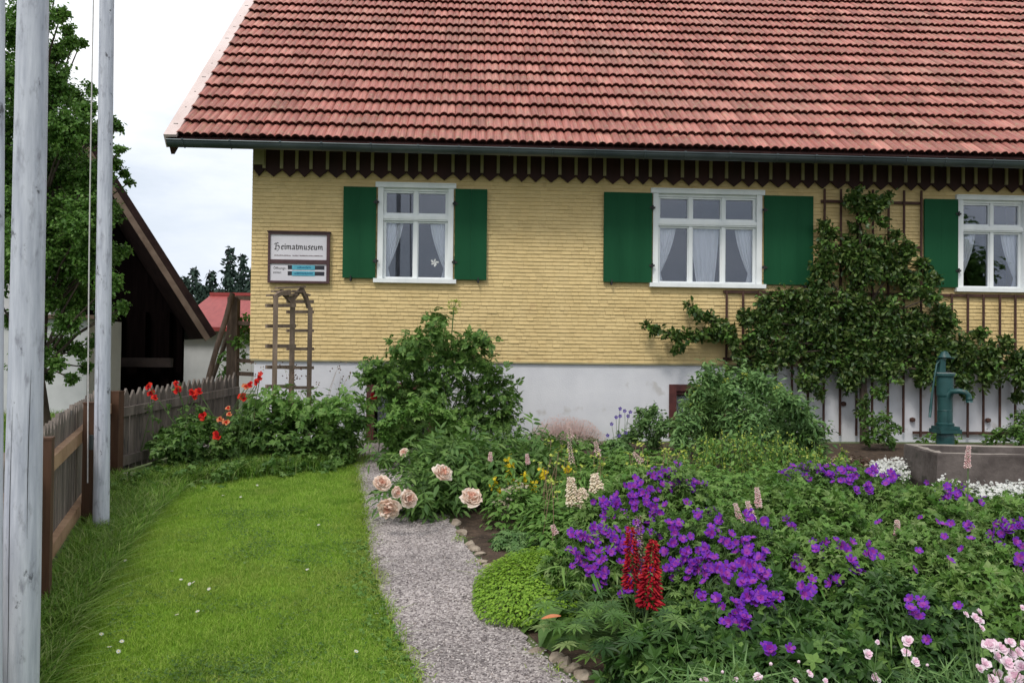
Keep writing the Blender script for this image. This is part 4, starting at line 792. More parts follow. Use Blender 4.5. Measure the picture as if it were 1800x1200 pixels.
# red roofed low house farther back
M['redroof'] = nmat('red_sheet_roof', (.26, .045, .042), (.34, .065, .06), 3, rough=.55, stretch=(4, 1, 1)); M['farwhite'] = nmat('far_white_wall', (.50, .51, .52), (.58, .59, .60), 3, rough=.9)
HY = 21.0; a = P(322, 670, HY); b_ = P(560, 670, HY); ev = P(350, 575, HY)[2]; rz_ = P(350, 517, HY+2.2)[2]; gh = float(gz(0, HY))
rh = thing('outbuilding', (a[0], HY, gh), 'low white building with red roof behind the wooden frame', 'house')
mb = MB(); mb.b2(a[0], b_[0], HY, HY+5, gh, ev-.02); mb.build('wall', M['farwhite'], rh)
rx0 = P(425, 573, HY-.3)[0]; x_l = a[0]-.2; x_r = b_[0]+.3
mb = MB(); tp = P(338, 520, HY+2.2)[0]; bl = P(372, 572, HY-.3)[0]
mb.add([(x_l, HY-.3, ev), (x_r, HY-.3, ev), (x_r, HY+2.4, rz_), (x_l, HY+2.4, rz_), (x_l, HY-.3, ev-.1), (x_r, HY-.3, ev-.1), (x_r, HY+2.4, rz_-.1), (x_l, HY+2.4, rz_-.1)], [(0, 1, 2, 3), (7, 6, 5, 4), (0, 4, 5, 1), (1, 5, 6, 2), (2, 6, 7, 3), (3, 7, 4, 0)])
mb.add([(x_l, HY+5.1, ev), (x_r, HY+5.1, ev), (x_r, HY+2.4, rz_-.001), (x_l, HY+2.4, rz_-.001)], [(0, 3, 2, 1)]); rr_ = mb.build('roof', M['redroof'], rh)
mb = MB(); mb.b2(x_l, x_r, HY+2.3, HY+2.5, rz_-.02, rz_+.06); mb.build('ridge_cap', M['redroof'], rr_)
# white house behind the tree
WY = 12.75; a = P(-260, 690, WY); b_ = P(152, 690, WY); gw = float(gz(0, WY)); zt = P(60, 560, WY)[2]
wh = thing('outbuilding', (a[0], WY, gw), 'white walled outbuilding half hidden behind the leafy tree', 'house')
mb = MB(); mb.b2(a[0], b_[0], WY, WY+1.1, gw, zt); mb.build('wall', M['farwhite'], wh)
c_ = P(75, 455, WY); mb = MB(); mb.b2(a[0], c_[0], WY+.3, WY+1.1, zt, c_[2]); mb.build('upper_wall', M['farwhite'], wh)
mb = MB(); mb.b2(a[0]-.2, b_[0]+.15, WY-.12, WY+.29, zt+.001, zt+.06); mb.build('eave', M['barnedge'], wh)
mb = MB(); mb.b2(a[0]-.1, c_[0]+.12, WY+.2, WY+1.12, c_[2]+.001, c_[2]+.07); mb.build('roof', M['barnroof'], wh)
# wooden frame with two slanting poles, vine on its right
M['framewood'] = nmat('old_frame_log', (.075, .05, .038), (.15, .105, .08), 6, rough=.85, bump=.4, stretch=(3, 3, .6))
FY = 12.6
g = B(407, FY); fr = thing('timber_frame', g, 'old timber frame with two slanting poles and an upright post', 'frame')
def log(a, b, r, n='slanting_pole', par=fr): mb = MB(); t = np.linspace(0, 1, 6)[:, None]; a = np.array(a); b = np.array(b); mb.tube(a+(b-a)*t+rng.normal(size=(6, 3))*.008, r, 10); return mb.build(n, M['framewood'], par, smooth=True)
log(B(345, FY-.6), P(409, 516, FY), .040); log(B(352, FY+.7)+[0, 0, 0], P(409, 560, FY+.3), .034)
mb = MB(); q = P(404, 522, FY+.1); gg = B(404, FY+.1); mb.b2(q[0]-.02, q[0]+.13, FY+.05, FY+.19, gg[2], q[2]); mb.build('upright_post', M['framewood'], fr)
for py in (523, 567, 633, 656):
    a = P(412, py, FY+.1); b = P(475, py+3, FY+.1); mb = MB(); mb.bar(a, b, .05, .06); mb.build('rail', M['framewood'], fr)
# ================================================================ ROSE ARCH in front of the wall
M['archwood'] = nmat('weathered_arch_wood', (.12, .085, .062), (.22, .165, .125), 6, rough=.9, bump=.4, stretch=(3, 3, .5), isl=.12)
A1 = B(482, 9.0); A2 = B(512, 9.38); sh = np.array([.215, .02, 0]); C1 = A2+sh*0+np.array([.02, .10, 0]); C2 = B(543, 9.62)
ar = thing('rose_arch', (A1+C2)/2, 'grey wooden rose arch of two small ladders under the sign', 'trellis')
def post(g, ztop, w_=.05): mb = MB(); mb.box((g[0], g[1], (g[2]+ztop)/2), (w_, w_, ztop-g[2]), .3); return mb.build('post', M['archwood'], ar)
zA = P(482, 520, 9.0)[2]; zB = P(512, 520, 9.38)[2]; zC = P(543, 540, 9.62)[2]
post(A1, zA); post(A2, zB, .055); post(C2, zC)
for py in (537, 573, 608, 645, 679):
    a = P(468, py, 8.97); b = P(520, py, 9.36)+[.0, 0, 0]; mb = MB(); mb.bar(a, b+[0, -.03, 0], .03, .038); mb.build('rung', M['archwood'], ar)
for py in (530, 548, 581, 613, 646, 681):
    a = P(504, py, 9.46); b = P(551, py, 9.66); mb = MB(); mb.bar(a, b, .03, .034); mb.build('rung', M['archwood'], ar)
for pts in ([P(482, 522, 9.0), P(492, 516, 9.1), P(508, 513, 9.3)], [P(512, 530, 9.38), P(502, 519, 9.3), P(494, 512, 9.2)], [P(513, 527, 9.38), P(522, 516, 9.45), P(531, 507, 9.5)], [P(543, 541, 9.62), P(538, 524, 9.58), P(529, 506, 9.5)]):
    for a, b in zip(pts[:-1], pts[1:]): mb = MB(); mb.bar(a, b+(b-a)*.06, .034, .045); mb.build('brace', M['archwood'], ar)
for a, b in ((P(471, 519, 8.95), P(520, 517, 9.4)), (P(479, 512, 9.1), P(533, 513, 9.5)), (P(486, 506, 9.15), P(535, 504, 9.5)), (P(514, 511, 9.5), P(545, 519, 9.6))):
    mb = MB(); mb.bar(a, b, .05, .02); mb.build('top_slat', M['archwood'], ar)
# ================================================================ WALL TRELLIS
tr = thing('wall_trellis', HW(4.4, -.06, .55), 'dark brown lath trellis fixed to the wall behind the climbing tree', 'trellis', rz=TH)
TO = np.array([4.4, -.06, .55]); M['lath'] = nmat('dark_brown_lath', (.040, .018, .013), (.08, .036, .026), 8, rough=.8, isl=.15)
def tb(mb, name): mb.v = [v-TO for v in mb.v]; mb.build(name, M['lath'], tr, local=True)
xs_ = np.arange(2.64, 7.9, .2035)
for x in xs_:
    top = 3.61 if 3.80 < x < 5.10 else 2.335
    mb = MB(); x += rng.normal()*.006; yb = -.052; mb.b2(x-.0125, x+.0125, yb-.016, yb, .56+rng.normal()*.02, top); tb(mb, 'lath')
for z, a, b in ((2.315, 2.60, 7.9), (3.457, 3.82, 5.08), (1.49, 2.6, 7.9), (.60, 5.0, 7.9), (2.9, 3.82, 5.08)):
    mb = MB(); mb.b2(a, b, -.050, -.028, z-.017, z+.017); tb(mb, 'cross_lath')
for i, (x, z) in enumerate([(3.62, .80), (4.75, 1.33), (5.0, .76), (5.97, .76), (4.12, .95)]):
    mb = MB(); mb.lathe((x, -.03, z), [(0, -.03), (.03, -.02), (.034, 0), (.03, .02), (0, .03)], 10); tb(mb, 'knob')
# ================================================================ TROUGH and PUMP
M['concrete'] = nmat('mossy_concrete', (.065, .052, .048), (.15, .125, .115), 3.5, rough=.92, bump=.7, bscale=28, spots=((.06, .055, .045), 5, .60)); M['rim'] = nmat('worn_rim', (.20, .175, .15), (.32, .28, .25), 7, rough=.9, bump=.4, bscale=40)
def on(px, py, z):    # point of a picture ray at world height z
    d = ray(px, py); return EYE+d*((z-1.5)/d[2])
zr_ = .715; q1 = on(1647, 795.5, zr_); q0 = on(1589, 778.5, zr_); ax_ = nrm(q0-q1); ln = np.linalg.norm(q0-q1); sx = np.array([ax_[1], -ax_[0], 0]); wL = 1.75; zg = .30
tr_ = thing('stone_trough', (q1[0], q1[1], zg), 'weathered grey concrete water trough in front of the green pump', 'trough')
o_ = [q1, q1+sx*wL, q1+sx*wL+ax_*ln, q0]; ctr_ = sum(o_)/4
def ring(k, z): return [np.array([*(ctr_+(p-ctr_)*k)[:2], z]) for p in o_]
def off_(dw, z):
    r = []
    for i, p in enumerate(o_): s1 = sx*(dw if i in (0, 3) else -dw); s2 = ax_*(dw if i in (0, 1) else -dw); r.append(np.array([*(p+s1+s2)[:2], z]))
    return r
mb = MB(); L_ = [off_(.02, zg), off_(-.004, zg+.12), off_(.0, zr_-.02), off_(.008, zr_-.004), off_(.02, zr_), off_(.065, zr_), off_(.075, zr_-.01), off_(.085, zg+.1)]
def sub4(r, n=10): return [r[i]+(r[(i+1) % 4]-r[i])*j/n for i in range(4) for j in range(n)]
L2 = [np.array(sub4(l)) for l in L_]; rr = np.random.default_rng(4)
for i in range(1, 6): L2[i] = L2[i]+rr.normal(size=L2[i].shape)*.003
V = np.array(L2).transpose(1, 0, 2); mb.grid(V, 40, 8, cu=True); mb.m[-1] = np.where((np.arange(40*7) % 7 >= 3) & (np.arange(40*7) % 7 <= 5), 1, 0)
mb.l.append(np.arange(40)*8+7); mb.t.append(np.array([40])); mb.m.append(np.array([0])); mb.build('basin', [M['concrete'], M['rim']], tr_)
m_, nt_, N_, L__, b__ = newmat('dark_water'); b__.inputs['Base Color'].default_value = (.02, .025, .02, 1); b__.inputs['Roughness'].default_value = .04; M['water'] = m_
mb = MB(); mb.add(off_(.078, zr_-.10), [(0, 1, 2, 3)]); mb.build('water', M['water'], tr_)
M['pump'] = nmat('teal_pump_paint', (.010, .048, .048), (.020, .075, .074), 6, rough=.42, bump=.15, bscale=40, spots=((.07, .09, .08), 14, .68)); M['pumpl'] = nmat('worn_grey_cap', (.18, .22, .22), (.30, .34, .34), 10, rough=.5)
PY_ = 8.75; g = B(1662, PY_); pu = thing('water_pump', g, 'old teal cast iron hand pump standing behind the trough', 'pump'); px0 = g[0]
def Z(py, px=1662): return P(px, py, PY_)[2]
sc_ = PY_/1500
mb = MB(); mb.lathe((px0, PY_, 0), [(.0, g[2]-.05), (.085, g[2]-.05), (.085, Z(768)), (.08, Z(762))], 20); mb.box((px0, PY_, Z(757)), (.225, .21, Z(754)-Z(761)), .1); mb.box((px0, PY_, Z(751)), (.20, .18, Z(749)-Z(753.5)), .1)
for sx_ in (-1, 1):
    for sy_ in (-1, 1): mb.lathe((px0+sx_*.088, PY_+sy_*.08, Z(754)), [(.014, 0), (.014, .016), (0, .018)], 6)
mb.build('base', M['pump'], pu)
mb = MB(); mb.lathe((px0-.005, PY_, 0), [(.085, Z(749)), (.088, Z(744)), (.072, Z(742)), (.070, Z(722)), (.074, Z(721)), (.070, Z(720)), (.072, Z(698)), (.080, Z(694)), (.080, Z(664)), (.086, Z(661)), (.096, Z(660)), (.096, Z(656)), (.0, Z(656))], 24)
for a in (0, 1.57, 3.14, 4.71): mb.b2(px0-.005+.072*math.cos(a)-.006, px0-.005+.072*math.cos(a)+.006, PY_+.072*math.sin(a)-.006, PY_+.072*math.sin(a)+.006, Z(742), Z(722))
mb.build('cylinder', M['pump'], pu, smooth=False)
mb = MB(); mb.lathe((px0-.005, PY_, Z(656)), [(.0965, 0), (.0965, .008), (0, .009)], 24); mb.build('rim', M['pumpl'], pu)
mb = MB(); x_ = px0-.045
for s_ in (-1, 1): mb.bar((x_-.012, PY_+s_*.035, Z(656)), (x_, PY_+s_*.035, Z(632)), .05, .014, up=(0, 1, 0)); mb.bar((x_, PY_+s_*.035, Z(633)), (x_+.05, PY_+s_*.032, Z(621)), .04, .013, up=(0, 1, 0))
mb.lathe((px0-.01, PY_, Z(628)), [(.075, 0), (.06, .006), (.045, .03), (.03, .055), (0, .068)], 16); mb.tube([(px0-.01, PY_, Z(656)), (px0-.01, PY_, Z(628))], .012, 8); mb.b2(px0-.05, px0+.075, PY_-.03, PY_+.03, Z(628)-.012, Z(628)); mb.build('head', M['pump'], pu)
mb = MB(); mb.lathe((px0-.008, PY_, Z(624)), [(.035, 0), (.032, .02), (0, .045)], 12); mb.build('cap', M['pumpl'], pu)
mb = MB(); c = [(px0+.0, PY_-.05, Z(696)), (px0+.01, PY_-.11, Z(687)), (px0+.06, PY_-.15, Z(686)), (px0+.115, PY_-.17, Z(688)), (px0+.142, PY_-.175, Z(693)), (px0+.15, PY_-.176, Z(703))]; mb.tube(c, [.032, .029, .027, .027, .028, .029], 14); mb.tube([(px0+.149, PY_-.176, Z(699)), (px0+.151, PY_-.176, Z(705))], .033, 14); mb.build('spout', M['pump'], pu, smooth=True)
mb = MB(); c = [(px0-.03, PY_+.02, Z(631)), (px0-.09, PY_, Z(640)), (px0-.125, PY_-.02, Z(665)), (px0-.16, PY_-.04, Z(695)), (px0-.175, PY_-.05, Z(715)), (px0-.185, PY_-.05, Z(733))]; mb.tube(c, [.012, .010, .009, .011, .015, .013], 8); mb.build('handle', M['pump'], pu, smooth=True)
# ================================================================ TREES
def bl(lst, Y, dY=0, s=1.0):
    """foliage balls given as picture column, row, radius in picture units at depth Y"""
    return [(P(a, b, Y+(c_[0] if c_ else 0)+rng.normal()*dY), r*(Y)/1500*s) for a, b, r, *c_ in lst]
# leafy tree on the left, beyond the fence
TY = 10.6
tb_ = B(70, TY); tree = thing('leafy_tree', tb_, 'tall leafy green tree beyond the fence at the left edge', 'tree')
lst = [(40, -60, 55), (100, -30, 22), (108, 25, 16), (120, 55, 13), (60, 30, 42), (20, 60, 40), (105, 92, 22), (70, 110, 40), (128, 78, 14), (142, 75, 9), (30, 150, 50), (95, 150, 40), (132, 170, 24), (160, 158, 12), (150, 190, 22), (60, 220, 65), (120, 230, 45), (165, 240, 34), (195, 215, 14), (208, 225, 10), (30, 300, 65), (100, 310, 60), (165, 310, 42), (198, 290, 22), (218, 305, 10), (228, 320, 7), (212, 262, 9), (30, 380, 60), (90, 390, 60), (150, 390, 50), (195, 375, 24), (40, 455, 50), (100, 460, 55), (160, 460, 44), (200, 445, 22), (225, 440, 8), (192, 500, 26), (130, 520, 45), (70, 520, 42), (215, 540, 12), (185, 555, 20), (120, 570, 24), (60, 585, 18), (20, 560, 18), (168, 600, 14), (100, 640, 14), (30, 650, 15), (125, 665, 10), (75, 625, 16), (140, 615, 16), (110, 605, 20), (45, 625, 18), (150, 645, 12), (85, 660, 12), (-30, 100, 60), (-40, 230, 70), (-40, 360, 70), (-30, 480, 60)]
bs = bl(lst, TY, .45)
mb = MB(); tw = MB(); blobs(mb, tw, T_SM, bs, 150, 20, .048, upb=.45, rad=.003, tw_up=.1); mb.build('crown', M['treeleaf'], tree)
top_ = P(70, -120, TY); tt = np.linspace(0, 1, 10)[:, None]; tp = tb_+(top_-tb_)*tt+rng.normal(size=(10, 3))*[.03, .03, 0]; tw.tube(tp, np.linspace(.13, .03, 10), 10)
for c, r in bs:
    k = int(np.clip((c[2]-tb_[2])/(top_[2]-tb_[2])*9-1.2, 1, 8)); a = tp[k]; tw.tube([a, a+(c-a)*.5+[0, 0, .1], c], [.022, .014, .006], 5)
tw.build('trunk', M['bark'], tree)
# spruces far behind
def spruce(px, ptop, Y, wpx, lab):
    g = B(px, Y); top = P(px, ptop, Y); H = top[2]-g[2]; r = thing('spruce', g, lab, 'tree', 'spruces beyond the red roof'); W = wpx*Y/1500
    mb = MB(); tk = MB(); tk.tube([g, top], [H*.018, .02], 6); pos = []; od = []; n = 34
    for i in range(n):
        t = (i+.5)/n; z = g[2]+H*(.12+.87*t); R = W*(1-t)**.8*(1+.25*rng.normal()*.6)+.08; kb = 9 if t < .8 else 5
        for j in range(kb):
            a = 6.283*j/kb+i*1.1+rng.normal()*.2; rl = R*rng.uniform(.65, 1.15); d = np.array([math.cos(a), math.sin(a), 0]); m_ = max(3, int(rl/.14))
            for q in range(m_): u_ = (q+.6)/m_; pos.append(np.array([g[0], g[1], z])+d*rl*u_+[0, 0, -.28*rl*u_+.16*rl*u_*u_]+rng.normal(size=3)*.04); od.append(d+rng.normal(size=3)*.5+[0, 0, -.25])
    leaves(mb, t_leaf(.3, .05, .4), np.array(pos), nrm(od), .34*max(1, H/12), .5, .8, .4); mb.build('crown', M['needle'], r); tk.build('trunk', M['bark'], r)
for a in [(401, 431, 55, 34, 'tallest of the dark spruces behind the red roof'), (423, 445, 58, 30, 'second spruce close right of the tallest one, beside the house wall'), (368, 474, 56, 26, 'short broad spruce in the middle of the group behind the red roof'), (338, 470, 60, 20, 'slim spruce with a thin top left of the short broad one'), (323, 485, 60, 16, 'small leftmost spruce just above the barn roof edge'), (440, 470, 52, 24, 'spruce half hidden behind the yellow house corner'), (352, 498, 50, 22, 'lowest bushy spruce right over the red roof ridge'), (384, 505, 50, 22, 'low spruce filling the gap beneath the tallest spruce')]: spruce(*a)
# ================================================================ ESPALIER on the trellis
EYo = lambda px: 10.4+math.tan(TH)*((px-900)/1500*10.6)-.22
et = thing('espalier_tree', B(1520, EYo(1520)+.05), 'large dark green espaliered fruit tree covering the wall trellis', 'tree')
el = [(1350, 540, 26), (1345, 575, 30), (1330, 605, 26), (1312, 560, 16), (1390, 525, 28), (1400, 570, 38), (1385, 620, 34), (1345, 640, 22), (1440, 545, 40), (1450, 590, 42), (1440, 640, 36), (1420, 672, 20), (1500, 530, 38), (1500, 580, 46), (1500, 630, 42), (1490, 672, 22), (1560, 550, 38), (1560, 600, 46), (1560, 650, 32), (1610, 570, 30), (1620, 610, 40), (1630, 655, 30), (1665, 575, 20), (1680, 620, 40), (1690, 665, 26), (1740, 625, 26), (1740, 660, 28), (1790, 635, 26), (1800, 668, 26), (1840, 640, 36), (1722, 590, 12), (1770, 600, 12),
 (1450, 445, 24), (1445, 480, 26), (1455, 415, 18), (1446, 398, 10), (1482, 455, 24), (1432, 510, 20), (1500, 432, 22), (1520, 470, 36), (1530, 425, 14), (1555, 440, 20), (1570, 475, 30), (1592, 440, 18), (1600, 500, 30), (1570, 415, 10), (1622, 465, 12), (1640, 490, 12), (1630, 525, 20), (1655, 550, 18), (1548, 395, 8), (1500, 400, 9), (1515, 385, 8),
 (1505, 342, 12), (1510, 362, 15), (1545, 362, 13), (1528, 350, 10), (1490, 352, 7), (1560, 345, 6), (1535, 375, 10),
 (1290, 600, 16), (1280, 582, 14), (1265, 580, 12), (1250, 586, 10), (1235, 589, 9), (1222, 591, 9), (1205, 592, 9), (1190, 588, 8), (1175, 585, 7), (1162, 582, 6), (1148, 578, 5), (1138, 573, 4), (1195, 605, 7), (1185, 612, 5), (1262, 568, 9), (1248, 560, 9), (1235, 555, 7), (1225, 552, 7), (1218, 545, 5), (1211, 536, 5), (1270, 590, 10), (1302, 625, 12), (1280, 650, 6), (1310, 640, 12), (1545, 690, 12), (1440, 692, 9), (1700, 690, 9), (1790, 697, 10), (1516, 725, 8), (1518, 705, 8)]
bs = []
for a in el: y = EYo(a[0]); bs.append((P(a[0], a[1], y+rng.uniform(-.12, .1)), a[2]*y/1500))
mb = MB(); tw = MB()
for q in range(4): blobs(mb, tw, T_LEAF, bs[q::4], [85, 120, 105, 140][q], 13, .064, flat=(1, .6, 1), upb=.25, rad=.003)
mb.build('foliage', M['pear'], et)
mb = MB()
for c, r in bs[::2]:
    for q in range(3):
        d = nrm(np.array([rng.normal(), -.5, .5+rng.normal()*.7])); a0_ = c+d*r*.5; l_ = r*rng.uniform(.6, 1.1); tw.tube([a0_, a0_+d*l_], .0025, 3, cap=False); k = 9; u = rng.uniform(.1, 1, k)[:, None]; leaves(mb, T_LEAF, a0_+d*l_*u, nrm(rdir(k)+d*.7), .055, .5, .6, .3)
mb.build('new_growth', M['light'], et)
base = B(1520, EYo(1520)+.05); tw.tube([base, P(1518, 700, EYo(1520)+.05), P(1515, 600, EYo(1520)+.08), P(1512, 480, EYo(1520)+.08), P(1512, 370, EYo(1520)+.06)], [.06, .05, .04, .028, .012], 8)
for c, r in bs[::3]:
    if r > .1: a = P(1515, min(680, max(400, 600+(c[2]-2.0)*-60)), EYo(1515)+.08); tw.tube([a, (a+c)/2+[0, 0, .05], c], [.018, .012, .006], 5)
for seg in ([(1300, 600), (1260, 583), (1215, 592), (1175, 586), (1140, 573)], [(1290, 592), (1262, 570), (1235, 556), (1212, 535)]): tw.tube([P(a, b, EYo(a)) for a, b in seg], [.012, .009, .007, .005, .003][:len(seg)], 5)
tw.build('branches', M['bark'], et)
# vine on the timber frame
r = thing('vine', B(430, 12.8), 'yellow green vine hanging on the timber frame beside the house corner', 'plant')
mb = MB(); tw = MB(); blobs(mb, tw, T_LEAF, bl([(430, 578, 16), (440, 595, 16), (420, 600, 14), (425, 560, 8), (440, 560, 8), (400, 650, 14), (412, 640, 12), (392, 665, 12), (395, 630, 10), (430, 620, 8)], 12.8, .1), 60, 7, .07); mb.build('foliage', M['light'], r); tw.build('stems', M['bark'], r)
# ================================================================ LEFT BUSHES
def bush(name, lab, cat, base, parts, stems=None):
    """thing with one mesh per kind of part"""
    r = thing(name, base, lab, cat)
    for nm, mb, mt in parts:
        if mb.n: mb.build(nm, mt, r)
    return r
def petals_at(mb, c, face, R, T, mats=None): mb.scat(T, [c], frames(np.array([face])+rng.normal(size=(1, 3))*.12, rdir(1)), R)
def ruffle(k=14, mid=(.0, .0)):
    """double ruffled bloom as a template: layered petals around an axis"""
    v = []; f = []; mt = []
    for i in range(k):
        lay = i/k; a = i*2.4; d = np.array([math.cos(a), math.sin(a), 0]); s_ = np.array([-math.sin(a), math.cos(a), 0]); tilt = .15+1.15*lay; ln = 1-.45*lay; w_ = .42*ln+.1
        kx = len(v)
        for t_, ww, zz in ((.08, .12, 0), (.55, 1, .05), (.9, .95, .12), (1.02, .45, .10)):
            h = ln*t_*math.sin(tilt)+zz*(1-lay); rd = ln*t_*math.cos(tilt)*(1-.2*lay*t_)
            for s in (-1, 0, 1): v.append(tuple(d*rd+s_*w_*ww*s+np.array([0, 0, h+(.07*math.sin(i*3+s*2+t_*7))*t_+(.0 if s else -.06)*t_])))
        for r_ in range(3):
            for c_ in range(2): o = kx+r_*3+c_; f.append((o, o+1, o+4, o+3)); mt.append(1 if lay > (.62 if k < 30 else .78) else 0)
    return v, f, mt
def jitter_t(T, a, seed):
    r_ = np.random.default_rng(seed); v = np.array(T[0]); return v+r_.normal(size=v.shape)*a, T[1], T[2]
T_PEONY = ruffle(46); PEO = [jitter_t(ruffle(k_), .05, k_) for k_ in (34, 40, 46, 52)]; T_POPPY = ruffle(7); T_DIAN = ruffle(11)
# bush with the red flowers
by = 8.3; g = B(335, by); mb = MB(); st = MB()
blobs(mb, st, T_LOBE, bl([(300, 790, 34), (345, 800, 34), (385, 800, 30), (290, 760, 20), (330, 760, 28), (370, 755, 26), (345, 735, 16), (400, 780, 24), (395, 825, 18), (305, 825, 22), (350, 835, 16), (278, 820, 14), (270, 785, 10), (318, 740, 8)], by, .2), 60, 8, .062, upb=.8)
for px, py in [(262, 705), (300, 700), (323, 705), (345, 700), (313, 670), (275, 720), (415, 712), (400, 735)]: blobs(mb, st, T_LEAF, bl([(px, py+14, 7)], by), 60, 4, .04); 
r = thing('red_flower_bush', g, 'loose garden bush carrying bright red and orange flowers by the fence', 'bush')
mb.build('foliage', M['green1'], r)
for px, py, rp, mt in [(263, 680, 8, 'red'), (266, 692, 8, 'red'), (273, 699, 7, 'red'), (311, 675, 7, 'red'), (313, 687, 9, 'red'), (338, 690, 8, 'red'), (350, 688, 8, 'red'), (344, 697, 7, 'red'), (357, 731, 9, 'red'), (383, 767, 9, 'red'), (380, 762, 6, 'red'), (388, 737, 7, 'orange'), (397, 743, 7, 'orange'), (402, 718, 6, 'orange'), (404, 728, 6, 'orange'), (428, 698, 10, 'red'), (432, 680, 8, 'orange'), (440, 676, 7, 'red'), (452, 672, 7, 'red'), (456, 664, 6, 'red'), (458, 657, 5, 'red')]:
    q = P(px, py, by-.25+rng.normal()*.04); a = MB(); petals_at(a, q, (.0, -.8, .35), rp*by/1500*.95, T_POPPY if rp > 5 else T_FL5); a.build('flower', [M[mt], M['crimson' if mt == 'red' else 'red']], r)
    stem_to(st, g+[rng.normal()*.2+(px-335)*.003, 0, .1], q, .004)
st.build('stems', M['stem'], r)
# big bush right of it: broad lobed leaves low, fine leaves high
by = 8.8; g = B(500, by); mb = MB(); st = MB()
blobs(mb, st, T_LOBE, bl([(420, 790, 34), (460, 800, 34), (500, 795, 36), (545, 795, 34), (585, 790, 30), (430, 755, 34), (470, 760, 36), (520, 750, 38), (570, 755, 36), (610, 770, 24), (405, 810, 20), (610, 800, 18), (450, 725, 24), (630, 745, 14)], by, .22), 52, 9, .078, upb=.95)
r = thing('garden_bush', g, 'wide leafy green bush between the red flowers and the path', 'bush'); mb.build('broad_foliage', M['green1'], r)
mb = MB(); blobs(mb, st, T_COMP, bl([(470, 705, 20), (500, 712, 24), (540, 708, 24), (580, 712, 24), (610, 720, 24), (625, 735, 22), (520, 725, 26), (565, 735, 26), (455, 700, 12), (640, 715, 12), (600, 700, 12), (628, 700, 8), (490, 695, 8), (640, 760, 14)], by, .2), 60, 4, .11, upb=.7); mb.build('fine_foliage', M['light'], r); st.build('stems', M['stem'], r)
# dry seed stalks in front of the arch
mb = MB(); st = MB(); tips = stalks(mb, st, T_NAR, B(520, 9.1), 16, .95, .35, 3, .05, .25, .5, rad=.0025); hd = MB(); k = len(tips); hd.scat(T_BALL, np.repeat(tips, 4, 0)+rng.normal(size=(k*4, 3))*.03, frames(rdir(k*4), rdir(k*4)), .008)
bush('seed_stalks', 'thin dry brownish seed stalks at the foot of the rose arch', 'plant', B(520, 9.1), [('leaves', mb, M['dark']), ('seed_heads', hd, M['seed']), ('stems', st, M['drystem'])])
# ================================================================ CENTRE: lovage shrub, light bush, peony
by = 9.35; g = B(770, by); mb = MB(); st = MB()
tl = [(770, 610), (745, 600), (800, 610), (720, 618), (830, 625), (700, 640), (855, 640), (765, 575), (775, 585), (660, 655), (680, 660), (870, 665), (885, 690), (890, 715), (650, 650), (820, 600), (735, 640), (790, 640), (850, 690), (690, 700), (760, 660), (820, 670), (720, 680), (880, 740), (840, 600), (712, 608)]
blobs(mb, st, T_COMP, bl([(a, b+8, 24 if b < 600 else 30) for a, b in tl]+[(770, 690, 50), (830, 720, 45), (730, 720, 40), (800, 750, 45), (860, 750, 34), (760, 560, 11), (768, 570, 14), (778, 560, 9)], by, .2), 56, 4, .105, upb=.5, tw_up=.3)
top = P(798, 538, by); top2 = P(793, 585, by)
r = thing('tall_shrub', g, 'tallest dark green shrub against the white plinth with one flower stalk on top', 'shrub'); mb.build('foliage', M['dark'], r)
for a, b in tl: stem_to(st, g+rng.normal(size=3)*[.08, .08, 0], P(a, b, by), .006)
stem_to(st, P(790, 640, by), top, .006, .0); u = MB(); d = rdir(16, .6); 
for e in d: st.tube([top-[0, 0, .05], top+e*[.085, .085, .06]], .002, 3); u.scat(T_OCT, top+e*[.085, .085, .06]+rng.normal(size=(7, 3))*.012, frames(rdir(7), rdir(7)), .007)
u.build('flower_umbel', M['yelgreen'], r); st.build('stems', M['stem'], r)
mb = MB(); mb.scat(T_POPPY, [P(656, 697, 9.2)], frames(np.array([[0, -1, .3]]), rdir(1)), .045); st = MB(); stem_to(st, B(650, 9.3), P(656, 697, 9.2), .004); stem_to(st, B(665, 9.3), P(665, 760, 9.1), .004); lf = MB(); leaves(lf, T_LEAF, P(658, 735, 9.2)+rng.normal(size=(40, 3))*[.05, .05, .16], rdir(40), .05)
bush('rose', 'single red rose standing before the dark red cellar window frame', 'plant', B(655, 9.25), [('flower', mb, [M['crimson'], M['red']]), ('leaves', lf, M['dark']), ('stem', st, M['stem'])])
by = 8.4; g = B(735, by); mb = MB(); st = MB()
blobs(mb, st, T_GER, bl([(700, 728, 22), (735, 722, 26), (775, 735, 26), (680, 760, 24), (810, 755, 20), (690, 765, 24), (725, 765, 30), (765, 775, 26), (800, 780, 20), (700, 795, 26), (740, 800, 26), (680, 810, 14), (790, 760, 16), (722, 715, 10), (755, 718, 10)], by, .2), 105, 7, .05, upb=.9); 
bush('light_green_bush', 'rounded light green bush in front of the tall dark shrub', 'bush', g, [('foliage', mb, M['light']), ('stems', st, M['stem'])])
by = 9.0; mb = MB(); st = MB(); blobs(mb, st, T_LEAF, bl([(880, 775, 24), (905, 770, 18), (850, 780, 24), (915, 755, 10), (900, 745, 12)], by, .15), 60, 7, .05); fl = MB(); fl.scat(T_FL5, [P(908, 767, 8.8), P(926, 768, 8.8), P(700, 800, 8.3)], frames(np.tile([0, -1, .3], (3, 1)), rdir(3)), .016)
bush('small_white_flowered_shrub', 'low dark shrub with two tiny white flowers right of the tall shrub', 'shrub', B(890, by), [('foliage', mb, M['dark']), ('flowers', fl, [M['white_p'], M['yellow']]), ('stems', st, M['stem'])])
def rosy(px, py, by):  # small pale rose buds low at the left of the bush
    pass
